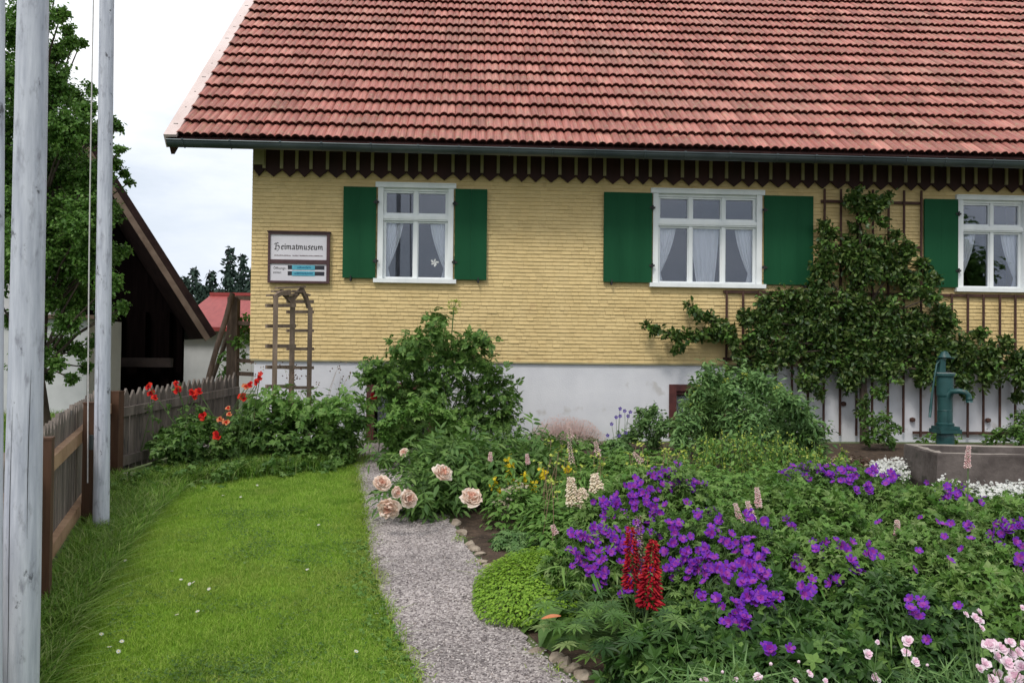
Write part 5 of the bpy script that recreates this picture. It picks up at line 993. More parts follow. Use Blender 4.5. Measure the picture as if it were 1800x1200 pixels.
# peony
by = 6.9; g = B(790, by)+[0, -.1, 0]; mb = MB(); st = MB()
heads = [(776, 834, 6.25, 19), (828, 880, 5.95, 20), (672, 852, 6.35, 15), (686, 889, 6.15, 20), (714, 876, 6.1, 17), (712, 797, 6.9, 9), (694, 866, 6.3, 12), (668, 846, 6.4, 9)]
tips = stalks(mb, st, T_COMP2, g+[.08, .1, 0], 62, .55, .8, 9, .22, .14, .28, up=.9, bend=.3, rad=.005, upb=.6)
tips = stalks(mb, st, T_COMP2, B(900, 7.3), 40, .60, .8, 8, .22, .16, .3, up=.9, bend=.3, rad=.005, upb=.6)
stalks(mb, st, T_COMP2, B(750, 6.5)+[0, -.0, 0], 34, .32, .8, 7, .18, .10, .2, up=.8, bend=.3, rad=.004, upb=.6)
r = thing('peony', g, 'dark green peony bush with large pale peach blooms leaning over the path', 'plant'); mb.build('foliage', M['green1'], r)
for px, py, Y, rp in heads:
    Y -= .38 if Y < 6.8 else .1; q = P(px, py, Y); a = MB(); a.scat(PEO[rng.integers(0, 4)], [q], frames(np.array([[rng.normal()*.55, -.7, .5+rng.normal()*.4]]), rdir(1)), np.array([[1.1, .95, 1.3]])*rp*Y/1500*rng.uniform(.92, 1.1)); o = a.build('flower', [M['peach'], M['peach2']], r); stem_to(st, g+[(px-790)*.001, 0, .2], q-[0, -.03, .02], .0045)
q = P(700, 855, 6.2); a = MB(); a.scat(T_BALL, [q], frames(rdir(1), rdir(1)), .028); a.build('bud', M['light'], r); st.build('stems', M['stem'], r)
# silvery bush right of the peony
# yellow loosestrife
by = 6.35; st = MB(); lf = MB(); r = thing('yellow_loosestrife', B(905, by), 'upright loosestrife with yellow starry flower spikes behind the bare soil', 'plant')
for px, pt, pb in [(897, 805, 835), (867, 838, 880), (925, 830, 870), (895, 830, 870), (955, 825, 860), (912, 850, 890), (880, 860, 895), (938, 850, 880), (998, 822, 835)]:
    b_ = B(px+rng.uniform(-8, 8), by); t_ = P(px, pt-8, by); stem_to(st, b_, t_, .003, .02); k = 34; u = rng.uniform(0, 1, k)**.8; q0_ = P(px, pt, by); pz = q0_+(b_-q0_)*((pb-pt)/420*u*2.2)[:, None]+rng.normal(size=(k, 3))*.013; a = MB(); a.scat(T_FL5, pz, frames(rdir(k, .3)+[0, -.6, 0], rdir(k)), .0125*rng.uniform(.7, 1.3, k)); a.build('flower_spike', [M['yellow'], M['yellow']], r)
    k = 26; u = rng.uniform(.1, .95, k); lp = b_+(t_-b_)*u[:, None]; leaves(lf, t_leaf(.2), lp, nrm(rdir(k)*[1, 1, .3]+[0, 0, .2]), .075)
lf.build('foliage', M['light'], r); st.build('stems', M['stem'], r)
st = MB(); lf = MB(); fl = MB(); by = 6.15; k = 46; c = np.array([P(a, b, by) for a, b in ((905, 855), (893, 862), (918, 858), (875, 880), (890, 885))]); pz = c[rng.integers(0, 5, k)]+rng.normal(size=(k, 3))*.022; fl.scat(T_FL5, pz, frames(rdir(k, .6)+[0, -.5, 0], rdir(k)), .013)
for q in c: stem_to(st, B(895, by), q, .003)
mound(lf, t_leaf(.22), B(905, by), .22, .2, .36, 420, .06, seed=5); bush('cream_flowered_perennial', 'small perennial with creamy white flower cluster among the yellow loosestrife', 'plant', B(900, by), [('foliage', lf, M['light']), ('flowers', fl, [M['cream'], M['yelgreen']]), ('stems', st, M['stem'])])
# airy pink plant at the wall
by = 9.9; mb = MB(); st = MB(); g = B(995, by); k = 9000
d = rdir(k); d[:, 2] = np.abs(d[:, 2]); pz = g+[0, 0, .05]+d*rng.uniform(.45, 1.05, k)[:, None]*(1+.12*bumpf(d, 5, 5))[:, None]*[.46, .22, .30]; mb.scat(T_OCT, pz, frames(rdir(k), rdir(k)), .0045*rng.uniform(.6, 1.4, k)[:, None]*np.ones((1, 3)))
for i in range(90): x = rng.uniform(-.4, .4); st.tube([g+[x*.7, rng.normal()*.1, 0], g+[x, rng.normal()*.1, .3*math.sqrt(1-(x/.46)**2)]], .0008, 3, cap=False)
lf = MB(); mound(lf, T_GER, g, .46, .2, .17, 420, .06, seed=3)
bush('airy_pink_perennial', 'low cloud of tiny dusty pink flowers at the foot of the plinth', 'plant', g, [('flowers', mb, M['haze_pink']), ('stems', st, M['drystem']), ('foliage', lf, M['green1'])])
# sage green bush with blue columbine
by = 9.6; mb = MB(); st = MB(); blobs(mb, st, T_LEAF, bl([(1130, 745, 24), (1160, 750, 24), (1145, 730, 18), (1115, 765, 20), (1180, 745, 14), (1150, 775, 24), (1095, 770, 14), (1125, 722, 8), (1148, 718, 8)], by, .15), 190, 8, .042, upb=.6)
bush('sage_green_bush', 'small grey green bush left of the dark red cellar window', 'bush', B(1145, by), [('foliage', mb, M['blue']), ('stems', st, M['stem'])])
st = MB(); lf = MB(); by = 9.3; r = thing('columbine', B(1090, by), 'columbine with small dark blue violet flowers against the white plinth', 'plant')
for px, py in [(1090, 718), (1098, 722), (1083, 733), (1090, 731), (1104, 731), (1108, 724), (1075, 745), (1100, 760), (1088, 765), (1068, 765)]:
    q = P(px, py, by); a = MB(); a.scat(T_FL5, [q], frames(np.array([[0, -.8, .1]]), rdir(1)), .022); a.build('flower', [M['violetblue'], M['white_p']], r); stem_to(st, B(1088, by), q, .002)
mound(lf, T_GER, B(1085, by), .2, .16, .2, 260, .05, seed=9); lf.build('foliage', M['blue'], r); st.build('stems', M['stem'], r)
# big grey green bush centre right
by = 8.9; g = B(1310, by); mb = MB(); st = MB()
tl = [(1250, 665), (1275, 675), (1310, 670), (1335, 675), (1360, 690), (1385, 705), (1230, 690), (1220, 710), (1405, 725), (1415, 745), (1290, 700), (1330, 710), (1260, 705), (1370, 730), (1300, 740), (1245, 740), (1345, 750), (1210, 745), (1400, 770), (1430, 765)]
blobs(mb, st, t_leaf(.2, .05, .2), bl([(a, b+4, 26) for a, b in tl]+[(1310, 760, 50), (1370, 780, 44), (1250, 770, 44), (1200, 780, 30), (1430, 795, 26)], by, .25), 125, 10, .066, upb=.7, tw_up=.6); mb2 = MB(); blobs(mb2, None, T_COMP2, bl([(a, b+10, 24) for a, b in tl]+[(1310, 750, 50), (1370, 770, 40), (1250, 760, 40)], by+.1, .2), 30, 3, .14, upb=.7, tw_up=.5)
tp = np.array([P(a+rng.normal()*4, b-8+rng.normal()*5, by) for a, b in tl[:10] for _ in range(3)]); tf = MB(); k = len(tp)*6; tf.scat(T_BALL, np.repeat(tp, 6, 0)+rng.normal(size=(k, 3))*.016, frames(rdir(k), rdir(k)), .009)
bush('grey_green_bush', 'big grey green bush in front of the right cellar window', 'bush', g, [('foliage', mb, M['blue']), ('inner_foliage', mb2, M['green1']), ('buds', tf, M['yelgreen']), ('stems', st, M['stem'])])
# yellow green flower stalks before it
by = 7.6; st = MB(); lf = MB(); r = thing('bellflower_clump', B(1330, by), 'clump of slender stalks with many small yellow green flowers before the big bush', 'plant'); a = MB()
for i in range(130):
    px = rng.uniform(1180, 1490); q = B(px, by+rng.normal()*.25); hh = np.interp(px, [1190, 1260, 1380, 1440, 1480], [.34, .52, .50, .40, .30])*rng.uniform(.7, 1.08); t_ = q+[rng.normal()*.05, rng.normal()*.05, hh]; stem_to(st, q, t_, .0025, .03)
    k = 14; u = rng.uniform(.35, 1, k)[:, None]; a.scat(T_FL5, q+(t_-q)*u+rng.normal(size=(k, 3))*.018, frames(rdir(k, .2), rdir(k)), .009*rng.uniform(.6, 1.3, k)); k = 22; u = rng.uniform(0, .95, k)[:, None]; leaves(lf, t_leaf(.28), q+(t_-q)*u+rng.normal(size=(k, 3))*.015, nrm(rdir(k)*[1, 1, .4]), .05)
a.build('flowers', [M['yelgreen'], M['yelgreen']], r); lf.build('foliage', M['light'], r); st.build('stems', M['stem'], r)
# small bushes by the wall and trough
for px, by, l, lab, mt in [(1546, 9.9, [(1530, 745, 16), (1550, 740, 18), (1570, 750, 14), (1545, 765, 20), (1525, 770, 14), (1565, 775, 14), (1520, 725, 8)], 'small bush at the wall left of the trough', 'green1'), (1775, 9.6, [(1760, 765, 18), (1785, 755, 20), (1800, 740, 16), (1740, 770, 12), (1800, 770, 20), (1790, 730, 10), (1830, 760, 26)], 'leafy bush behind the trough at the right edge', 'green1'), (1640, 9.2, [(1625, 772, 9), (1640, 766, 10), (1655, 770, 8), (1680, 772, 8)], 'low tuft of leaves at the foot of the pump', 'light')]:
    mb = MB(); st = MB(); blobs(mb, st, T_LEAF, bl(l, by, .12), 90, 8, .055, upb=.8); bush('small_bush', lab, 'bush', B(px, by), [('foliage', mb, M[mt]), ('stems', st, M['stem'])])
# dock-like plants with dry reddish leaves left of the trough
mb = MB(); mound(mb, t_leaf(.2), B(1500, 8.4), .35, .25, .18, 260, .07, seed=4); tag(mb.build('leaf_litter', M['seed']), kind='stuff')
# ================================================================ MIDDLE OF THE BED
by = 6.5; lf = MB(); mound(lf, T_NAR, B(1050, by), .55, .5, .36, 2600, .09, seed=11, upb=1.1); mound(lf, t_leaf(.2), B(985, 5.9), .3, .3, .26, 900, .07, seed=12); st = MB(); fl = MB()
for i in range(46): q = B(rng.uniform(940, 1180), by+rng.normal()*.5); t_ = q+[rng.normal()*.06, rng.normal()*.06, rng.uniform(.3, .52)]; stem_to(st, q, t_, .002, .08); k = 5; fl.scat(T_FL5, t_+rng.normal(size=(k, 3))*[.02, .02, .008], frames(rdir(k, 2), rdir(k)), .013)
bush('mixed_perennial', 'fine leaved perennials with flat cream and yellow flower heads left of the violet flowers', 'plant', B(1050, by), [('foliage', lf, M['light']), ('flowers', fl, [M['yelgreen'], M['yellow']]), ('stems', st, M['drystem'])])
def spike(mb, T, a, b, R0, R1, k, s, up=.3, sj=.3):
    a = np.array(a); b = np.array(b); ax = nrm(b-a); u = (np.arange(k)+.5)/k; th = np.arange(k)*2.4; x = nrm(np.cross(ax, [0, 1, .1])); y = np.cross(ax, x); R = R0+(R1-R0)*u; R = R*np.minimum(1, (u+.08)*6)*(1+.14*rng.normal(size=k))
    d = np.cos(th)[:, None]*x+np.sin(th)[:, None]*y; mb.scat(T, a+(b-a)*u[:, None]+d*R[:, None]*.6, frames(nrm(d*.4+ax+rng.normal(size=(k, 3))*.15), d+ax*up), s*(1-.45*u)*(1+sj*rng.uniform(-1, 1, k)))
T_FLORET = ([(0, 0, 0), (.3, .4, .25), (0, .5, .42), (-.3, .4, .25), (.22, .9, .1), (0, 1, .3), (-.22, .9, .1), (0, .55, -.2)], [(0, 1, 2), (0, 2, 3), (1, 4, 5, 2), (2, 5, 6, 3), (0, 7, 1), (0, 3, 7), (1, 7, 4), (3, 6, 7), (4, 7, 6, 5)], 0)
def spikeflower(name, lab, cat, specs, T, mat, by, R0, R1, k, s, group=None, leafT=None, leafm='green1', leafs=.1, base=None, nleaf=30):
    r = thing(name, base if base is not None else B(specs[0][0], by), lab, cat, group); st = MB(); lf = MB()
    for px, pt, pxb, pb in specs:
        a = P(pxb, pb, by); b = P(px, pt, by); m_ = MB(); spike(m_, T, a, b, R0, R1, k, s); m_.build('flower_spike', mat, r); g = B(pxb+(pxb-px), by); stem_to(st, g, a+(b-a)*.6, .0035, .02)
        if leafT is not None: kk = nleaf; u = rng.uniform(.05, .8, kk)[:, None]; leaves(lf, leafT, g+(a-g)*u+rng.normal(size=(kk, 3))*[.04, .04, .01], nrm(rdir(kk)*[1, 1, .3]+[0, 0, .2]), leafs)
    st.build('stem', M['stem'], r)
    if lf.n: lf.build('foliage', M[leafm], r)
    return r
spikeflower('pale_lupin', 'pale cream lupins fading behind the bare patch of soil', 'plant', [(1003, 838, 1008, 888), (1045, 832, 1050, 862), (1022, 858, 1030, 890)], T_FLORET, M['cream'], 5.7, .040, .014, 190, .03, leafT=T_LUP, leafm='light', nleaf=16)
spikeflower('faded_spire', 'dry brownish flower spires leaning above the cream lupins', 'plant', [(1000, 775, 1006, 815), (998, 742, 1004, 770), (1046, 775, 1052, 800), (1112, 795, 1128, 812)], T_FLORET, M['haze_pink'], 6.4, .012, .006, 60, .02)
for i, (specs, by, lab) in enumerate([([(862, 794, 862, 811)], 6.6, 'pink bistort spike above the peony leaves, left of the loosestrife'), ([(926, 797, 928, 815)], 6.6, 'pink bistort spike just right of the yellow loosestrife'), ([(971, 922, 977, 938)], 5.3, 'small pink bistort spike low beside the bare soil'), ([(1292, 884, 1303, 922)], 4.5, 'leftmost of three pink bistort spikes above the violet flowers'), ([(1313, 880, 1325, 915)], 4.5, 'middle of three pink bistort spikes, leaning left'), ([(1330, 856, 1334, 891)], 4.55, 'tallest of three pink bistort spikes above the violet flowers'), ([(1577, 913, 1577, 947)], 4.6, 'lone pink bistort spike in the middle of the green cranesbill leaves'), ([(1703, 783, 1700, 822)], 5.0, 'pink bistort spike standing in front of the stone trough')]):
    spikeflower('bistort', lab, 'flower', specs, T_FLORET, M['pinksp'], by, .013, .009, 190, .013, group='pink bistort spikes')
# lime mound, silver plant, broad leaf plant
lf = MB(); k_ = 15000; g = B(950, 4.62); mound(lf, T_LEAF, g, .36, .52, .21, k_, .019, inner=.3, bump=.26, seed=21, upb=1.2); mound(lf, T_LEAF, B(1010, 4.75), .28, .35, .2, 5000, .018, inner=.25, seed=22, upb=1.2); bush('lime_mound', 'bright lime green cushion plant bulging over the path edge', 'plant', g, [('foliage', lf, M['lime'])])
g = B(905, 5.62); lf = MB(); mound(lf, T_GER7, g, .17, .17, .10, 260, .035, seed=23, upb=1); mound(lf, T_GER7, B(920, 5.3), .1, .1, .08, 120, .03, seed=24, upb=1); bush('silver_leaf_plant', 'low grey green cut leaved plant on the bare soil', 'plant', g, [('foliage', lf, M['blue'])])
g = B(975, 5.2); lf = MB(); mound(lf, T_BROAD, g, .12, .1, .1, 22, .09, seed=26, upb=1); bush('young_plant', 'small pale broad leaved seedling on the brown soil', 'plant', g, [('foliage', lf, M['light'])])
lf = MB(); mound(lf, T_LEAF, B(1005, 5.55), .26, .25, .24, 700, .05, seed=33, upb=1.1); mound(lf, T_LEAF, B(960, 5.85), .16, .15, .2, 300, .045, seed=34, upb=1.1); bush('fresh_leafy_perennial', 'fresh light green perennial below the cream lupins, right of the bare soil', 'plant', B(1005, 5.55), [('foliage', lf, M['light'])])
g = B(1020, 4.1); lf = MB(); st = MB()
for i in range(64):
    a = rng.uniform(0, 6.283); el_ = rng.uniform(.25, 1.1); d = np.array([math.cos(a)*math.cos(el_), math.sin(a)*math.cos(el_), math.sin(el_)]); leaves(lf, T_BIG, [g+d*.12], np.array([d]), .26, upb=.6, jit=.2, tipj=.15)
r = bush('broad_leaf_perennial', 'perennial with long broad leaves and one orange withered leaf beside the lime cushion', 'plant', g, [('foliage', lf, M['green1'])]); a = MB(); a.scat(T_BIG, [P(986, 1082, 3.85)], frames(np.array([[0, -.5, .8]]), np.array([[-1, 0, -.02]])), np.array([[.06, .09, .05]])); a.build('withered_leaf', M['orange'], r)
# leafy fillers between the cranesbill and the big bush
for px, by, rx, ry, h, lab in [(1240, 6.7, .5, .5, .30, 'low fresh green leafy perennial behind the left cranesbill'), (1400, 7.0, .5, .45, .30, 'low fresh green leafy perennial below the middle of the big bush'), (1130, 7.6, .45, .4, .30, 'loose green perennial in front of the sage green bush'), (1000, 8.0, .5, .4, .26, 'loose green perennial in front of the airy pink flowers')]:
    lf = MB(); st = MB(); c = B(px, by); mound(lf, T_GER, c, rx, ry, h, 1500, .045, inner=.6, bump=.25, seed=int(px), upb=.9); tips = stalks(lf, st, t_leaf(.25), c, 40, h*1.5, 1.6, 9, .05, .2, .2, up=1.0, bend=.1, rad=.002); bush('leafy_perennial', lab, 'plant', c, [('foliage', lf, M['light']), ('stems', st, M['stem'])])
# ================================================================ CRANESBILL: leafy domes, violet flowers on stalks
GM = [(1150, 5.0, .52, .45, .60), (1075, 4.35, .34, .3, .43), (1270, 4.3, .46, .4, .50), (1400, 5.0, .55, .5, .50), (1330, 3.75, .38, .35, .38), (1470, 4.2, .42, .4, .42), (1480, 5.9, .6, .5, .47), (1630, 5.6, .55, .5, .38), (1600, 4.6, .55, .45, .37), (1780, 4.9, .5, .45, .42), (1580, 3.75, .4, .35, .33), (1760, 4.05, .45, .4, .33), (1440, 3.3, .35, .3, .28), (1230, 3.45, .35, .25, .25), (1800, 5.9, .5, .4, .3)]
GW = ['behind the cream lupins at the upper left', 'at the left next to the lime cushion', 'right behind the red lupins', 'below the big grey green bush', 'below the three bistort spikes, in the lower middle', 'in the centre of the bed with scattered flowers', 'in the back row before the small wall bush', 'before the left end of the trough', 'mostly green around the lone bistort spike', 'before the white flowers at the right edge', 'low at the front with one small flower group', 'behind the pink carnations', 'low and leafy at the bottom of the bed', 'dark and leafy under the red lupins', 'right of the trough corner at the edge']
def canopy(X, Y, i=None):
    best = 0; bi = -1
    for j, (px, yy, rx, ry, h) in enumerate(GM):
        if i is not None and j != i: continue
        c = GC[j]; q = ((X-c[0])/(rx*1.05))**2+((Y-c[1])/(ry*1.05))**2
        if q < 1:
            v = h*math.sqrt(1-q)
            if v > best: best = v; bi = j
    return best, bi
GC = [B(a[0], a[1]) for a in GM]
GF = [[] for _ in GM]
def hit(px, py):
    d = ray(px, py)
    for t in np.arange(2.6, 7.2, .02):
        q = EYE+d*(t/d[1]); c, j = canopy(q[0], q[1])
        if j >= 0 and q[2] < c+.045*q[1]+.05: return q, j
    return None, -1
clusters = [(1160, 825, 4, 14), (1195, 820, 7, 16), (1230, 822, 6, 14), (1210, 850, 5, 16), (1245, 845, 2, 6), (1185, 845, 5, 12), (1130, 852, 7, 16), (1110, 865, 5, 14), (1150, 862, 3, 8), (1075, 885, 8, 18), (1100, 880, 5, 12), (1060, 895, 5, 12), (1120, 895, 2, 8), (1150, 905, 3, 8), (1065, 935, 9, 18), (1085, 965, 8, 18), (1040, 942, 4, 10), (1012, 955, 6, 14), (1030, 985, 8, 15), (1045, 1005, 4, 10), (1060, 1018, 5, 12), (1150, 912, 4, 10), (1185, 925, 7, 14), (1155, 945, 3, 10), (1225, 910, 5, 13), (1190, 957, 2, 6), (1245, 940, 4, 12), (1275, 950, 5, 14), (1305, 960, 6, 14), (1215, 985, 8, 18), (1250, 990, 8, 18), (1180, 1005, 4, 12), (1210, 1003, 6, 14), (1270, 1000, 5, 14), (1300, 990, 6, 14), (1335, 980, 5, 10), (1315, 1008, 3, 8), (1335, 1010, 2, 4), (1310, 1050, 4, 10), (1345, 1055, 5, 12), (1285, 1085, 5, 12), (1310, 1092, 5, 12), (1100, 1040, 3, 8), (1115, 1025, 3, 8), (1347, 925, 2, 5), (1372, 935, 1, 2), (1392, 932, 1, 2), (1297, 843, 1, 2), (1285, 815, 1, 2), (1350, 822, 4, 8), (1380, 830, 8, 14), (1410, 828, 5, 12), (1435, 830, 6, 12), (1485, 838, 4, 9), (1460, 835, 3, 8), (1535, 825, 5, 9), (1505, 862, 2, 5), (1525, 860, 3, 6), (1570, 838, 4, 9), (1600, 832, 2, 5), (1628, 840, 4, 9), (1655, 868, 4, 8), (1685, 870, 4, 8), (1690, 860, 2, 5), (1700, 925, 2, 6), (1707, 950, 1, 3), (1740, 938, 1, 3), (1770, 928, 5, 10), (1795, 925, 5, 9), (1790, 955, 2, 5), (1400, 985, 1, 4), (1435, 972, 4, 10), (1472, 962, 4, 9), (1490, 965, 2, 5), (1528, 970, 3, 8), (1502, 995, 5, 9), (1472, 1018, 4, 9), (1455, 1035, 1, 3), (1420, 1035, 5, 12), (1395, 990, 2, 6), (1355, 1055, 3, 8), (1610, 1070, 5, 13), (1630, 1120, 1, 2), (1685, 1072, 1, 2), (1385, 1142, 1, 2), (1352, 1145, 2, 5), (1795, 985, 2, 6), (1240, 970, 3, 10), (1140, 885, 3, 10), (1010, 990, 2, 6), (1455, 826, 3, 9), (1500, 832, 3, 9), (1545, 815, 4, 8), (1365, 828, 4, 10), (1400, 835, 5, 12), (1660, 862, 4, 9), (1560, 845, 3, 9), (1720, 880, 3, 10), (1760, 925, 5, 12), (1640, 845, 4, 9), (1230, 835, 4, 14), (1170, 835, 5, 14), (1090, 905, 4, 12), (1100, 950, 4, 12), (1262, 935, 2, 8), (1330, 1000, 2, 8)]
for cx, cy, n, sp in clusters:
    for _ in range(int(n*(1.75 if not (cy < 875 and cx > 1340) else 2.8))):
        px, py = cx+rng.normal()*sp*.75, cy+rng.normal()*sp*.55; q, j = hit(px, py)
        if j >= 0: GF[j].append(q+[0, 0, rng.uniform(-.015, .025)])
drift = [(1010, 930), (1060, 880), (1130, 850), (1180, 812), (1250, 820), (1235, 870), (1330, 900), (1350, 1000), (1330, 1070), (1270, 1090), (1170, 1020), (1080, 1030), (1020, 1005)]
k = 520; qx = rng.uniform(1000, 1360, k); qy = rng.uniform(805, 1100, k); ok = inside(drift, qx, qy) & (np.sin(qx/13)*np.sin(qy/11+1) > -.15)
for px, py in list(zip(qx[ok], qy[ok]))+[(rng.uniform(1380, 1800), rng.uniform(900, 1010)) for _ in range(22)]:
    q, j = hit(px, py)
    if j >= 0: GF[j].append(q+[0, 0, rng.uniform(-.015, .025)])
for j, (px, yy, rx, ry, h) in enumerate(GM):
    c = GC[j]; lf = MB(); st = MB(); low = yy < 4; n = int(2100*(rx*ry)**.5*h/.2*(.62 if low else 1)); lsz = [.034, .040, .030, .045][j % 4]*(1.45 if low else 1)
    mound(lf, T_GER7 if j % 2 else T_GER7, c, rx, ry, h, int(n*1.5), lsz, inner=.6, bump=.30, seed=60+j, upb=.7, jit=1.4)
    mound(lf, T_GER, c, rx, ry, h*1.02, int(n*.6), lsz*.85, inner=.35, bump=.30, seed=60+j, upb=.6, jit=1.6)
    hl = MB(); mound(hl, T_GER, c, rx, ry, h*1.06, int(n*.22), lsz*.8, inner=.12, bump=.30, seed=60+j, upb=.5, jit=1.6); k = 26; a_ = rng.uniform(0, 6.283, k); rr2 = rng.uniform(.1, .8, k); po = c+np.stack([np.cos(a_)*rr2*rx, np.sin(a_)*rr2*ry, h*.55*np.ones(k)], -1); hl.scat(T_ARC, po, frames(nrm(rdir(k)*.4+[0, 0, .6]), nrm(np.stack([np.cos(a_), np.sin(a_), .9*np.ones(k)], -1)+rdir(k)*.4)), h*.7*rng.uniform(.6, 1.1, k))  # paler outer leaves put highlights into the clump's colour, plus arching blades
    mound(lf, T_NAR, c, rx*.98, ry*.98, h*1.08, n//2, .050, inner=.4, bump=.2, seed=70+j, upb=.5, jit=.8)
    for i in range(70):
        a = rng.uniform(0, 6.283); s_ = math.sqrt(rng.uniform(0, 1)); t_ = c+[rx*s_*math.cos(a), ry*s_*math.sin(a), h*math.sqrt(max(0, 1-s_*s_))*1.04]; stem_to(st, c+(t_-c)*[.35, .35, 0], t_, .0018, .1)
    r = thing('cranesbill', c, 'cranesbill clump with violet flowers '+GW[j], 'plant', 'violet cranesbill clumps')
    lf.build('foliage', M[['geran', 'geran', 'green1', 'geran'][j % 4] if not low else 'deep'], r); hl.build('highlight_leaves', M['light' if not low else 'dark'], r)
    F_ = GF[j]; rng.shuffle(F_) if False else None
    F_ = F_ if len(F_) <= 100 else [F_[i_] for i_ in rng.permutation(len(F_))[:100]]
    for i, q in enumerate(F_):
        toc = EYE-q; face = nrm(np.array([rng.normal()*.45, -.55+rng.normal()*.35, .6+rng.normal()*.3])); a = MB(); a.scat(T_CRB if rng.uniform() < .7 else T_CRB2, [q], frames(np.array([face]), rdir(1)), .027*rng.uniform(.7, 1.1)); a.build('flower', [M['purple'], M['magenta']], r)
        if i % 2 == 0: stem_to(st, q-[rng.normal()*.05, -.05, .16], q-[0, 0, .004], .0016, .03)
    st.build('stems', M['stem'], r)
# ================================================================ RED LUPINS
T_PEA = (np.array(T_FLORET[0])*[.62, 1.25, .75], T_FLORET[1], 0); LY = 3.72; r = thing('red_lupin', B(1145, LY), 'red lupin in full bloom, the fuller right one of the pair', 'flower', 'red lupins'); st = MB(); lf = MB()
def lup(r, a, b, R0, R1, k, s, mat, name='flower_spike'):
    m_ = MB(); spike(m_, T_PEA, a, b, R0, R1, k, s, up=.9); m_.build(name, mat, r)
lup(r, P(1140, 1066, LY), P(1148, 948, LY), .046, .005, 300, .031, M['crimson']); g = B(1138, LY); stem_to(st, g, P(1141, 1060, LY), .007, .02)
for i in range(62):
    a = rng.uniform(0, 6.283); rr_ = rng.uniform(.10, .40); z_ = rng.uniform(.08, .30); q = g+[math.cos(a)*rr_, math.sin(a)*rr_*.8-.05, z_]; stem_to(st, g+[0, 0, z_*.4], q, .0025, .05); leaves(lf, T_LUP, [q], np.array([[math.cos(a)*.5, math.sin(a)*.5-.2, .3]]), .068, upb=1.4, jit=.4, tipj=.2)
lf.build('foliage', M['deep'], r); st.build('stems', M['stem'], r)
r = thing('red_lupin', B(1118, LY+.05), 'half faded lupin with brown seed pods on top, left one of the pair', 'flower', 'red lupins'); st = MB(); lf = MB()
Y2 = LY+.05; lup(r, P(1112, 1030, Y2), P(1108, 925, Y2), .027, .005, 190, .028, M['crimson']); lup(r, P(1123, 1020, Y2), P(1122, 905, Y2), .026, .006, 230, .018, M['seed'], 'seed_pods'); g = B(1118, Y2+.1); stem_to(st, g, P(1118, 1020, Y2), .006, .02)
for i in range(66):
    a = rng.uniform(0, 6.283); rr_ = rng.uniform(.12, .46); z_ = rng.uniform(.06, .28); q = g+[math.cos(a)*rr_-.05, math.sin(a)*rr_*.7-.15, z_]; stem_to(st, g+[0, 0, z_*.4], q, .0025, .05); leaves(lf, T_LUP, [q], np.array([[math.cos(a)*.5, math.sin(a)*.5-.2, .3]]), .068, upb=1.4, jit=.4, tipj=.2)
lf.build('foliage', M['geran'], r); st.build('stems', M['stem'], r)
# ================================================================ WHITE SNOW-IN-SUMMER
for (x0, x1, y0, y1, n) in [(1640, 1860, 6.2, 7.25, 1900), (1530, 1600, 7.6, 8.3, 600), (1560, 1650, 6.2, 6.6, 120)]:
    px = rng.uniform(x0, x1, n); Y = rng.uniform(y0, y1, n); X = (px-900)/1500*Y; h = .13+.04*np.sin(X*9)*np.sin(Y*8)+rng.normal(size=n)*.026; pos = np.stack([X, Y, gz(X, Y)+h], -1); a = MB(); a.scat(T_FL5, pos, frames(nrm(rdir(n, 1.5)+[0, -.5, 0]), rdir(n)), .0125*rng.uniform(.6, 1.25, n)); tag(a.build('white_groundcover_flowers', [M['white_p'], M['yelgreen']]), kind='stuff')
    n2_ = int(n*2.5); px = rng.uniform(x0, x1, n2_); Y = rng.uniform(y0, y1, n2_); X = (px-900)/1500*Y; pos = np.stack([X, Y, gz(X, Y)+rng.uniform(0, .13, n2_)], -1); a = MB(); leaves(a, T_NAR, pos, rdir(n2_, 1), .04); tag(a.build('groundcover', M['blue']), kind='stuff')
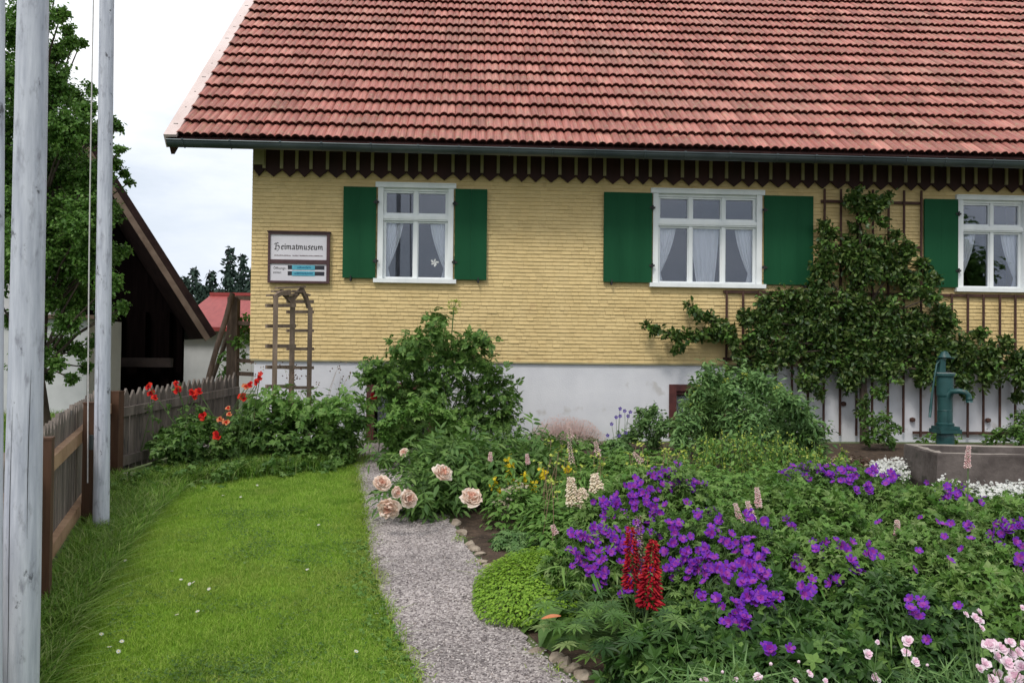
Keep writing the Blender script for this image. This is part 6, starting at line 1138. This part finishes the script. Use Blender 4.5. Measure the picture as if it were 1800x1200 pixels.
# ================================================================ PINK CARNATIONS at the front
CF = [('pink carnation clump with a dense head of blooms at the lower right corner', 1765, 2.95, [(1740, 1135, 15), (1758, 1140, 14), (1775, 1130, 14), (1790, 1150, 16), (1732, 1168, 15), (1752, 1155, 12), (1768, 1165, 14), (1795, 1170, 15), (1755, 1185, 14), (1785, 1190, 15), (1800, 1135, 12), (1775, 1150, 13), (1745, 1196, 14), (1770, 1196, 12), (1812, 1155, 16), (1815, 1180, 15), (1722, 1175, 10)]),
 ('tall carnation stems with five pale pink blooms left of the dense clump', 1712, 3.05, [(1720, 1075, 10), (1712, 1085, 11), (1722, 1092, 11), (1697, 1080, 9), (1725, 1104, 10), (1798, 1068, 8)]),
 ('carnation clump with a stack of three light pink blooms in the middle of the front', 1597, 3.0, [(1595, 1126, 13), (1592, 1147, 10), (1608, 1163, 11), (1524, 1149, 11), (1537, 1193, 13), (1630, 1168, 4), (1542, 1128, 6)]),
 ('sparse carnation clump with scattered small pale blooms at the bottom centre', 1440, 3.0, [(1474, 1174, 9), (1422, 1184, 9), (1398, 1197, 9), (1450, 1196, 6), (1355, 1166, 5), (1404, 1162, 4), (1337, 1190, 5)]),
 ('carnation buds and blooms peeping in at the bottom left of the bed', 1270, 3.1, [(1237, 1196, 9), (1293, 1194, 7), (1333, 1189, 9), (1270, 1180, 4)])]
for lab, px, Y, fl in CF:
    g = B(px, Y); r = thing('carnation', g, lab, 'flower', 'pink carnation clumps'); st = MB(); lf = MB(); n = 700; k = n; a = rng.uniform(0, 6.283, k); rr_ = rng.uniform(0, .24, k)**1; pos = g+np.stack([np.cos(a)*rr_, np.sin(a)*rr_*.8+.05, rng.uniform(.0, .2, k)], -1); leaves(lf, t_narrow(.035, .3), pos, nrm(rdir(k, .9)), .12, upb=.2)
    for px_, py_, rp in fl:
        Yf = Y+rng.normal()*.08; q = P(px_, py_, Yf); a = MB(); a.scat(T_DIAN if rp > 5 else T_BALL, [q], frames(np.array([[rng.normal()*.3, -.6, .6]]), rdir(1)), rp*Yf/1500*(.9 if rp > 5 else .7)*rng.uniform(.8, 1.15)); a.build('flower' if rp > 5 else 'bud', [M['pink'], M['pink']] if rp > 5 else M['pink'], r); gg = g+[rng.normal()*.08+(px_-px)*.0012, rng.normal()*.05, 0]; stem_to(st, gg, q-[0, 0, .005], .0018, .06)
    lf.build('foliage', M['blue'], r); st.build('stems', M['stem'], r)
# tree behind the viewer that the right-hand panes mirror
g = np.array([13.5, -3.0, gz(0, -3)]); r = thing('garden_tree', g, 'broad garden tree mirrored in the right window', 'tree'); mb = MB(); tw = MB(); blobs(mb, None, T_LEAF, [(g+[rng.normal()*1.0, rng.normal()*.8, z], .9) for z in (2.2, 2.8, 3.4, 4.0, 4.6, 5.0, 3.0, 3.6, 2.6)], 24, 12, .16); mb.build('crown', M['treeleaf'], r); tw.tube([g, g+[0, 0, 4.5]], [.18, .05], 8); tw.build('trunk', M['bark'], r)
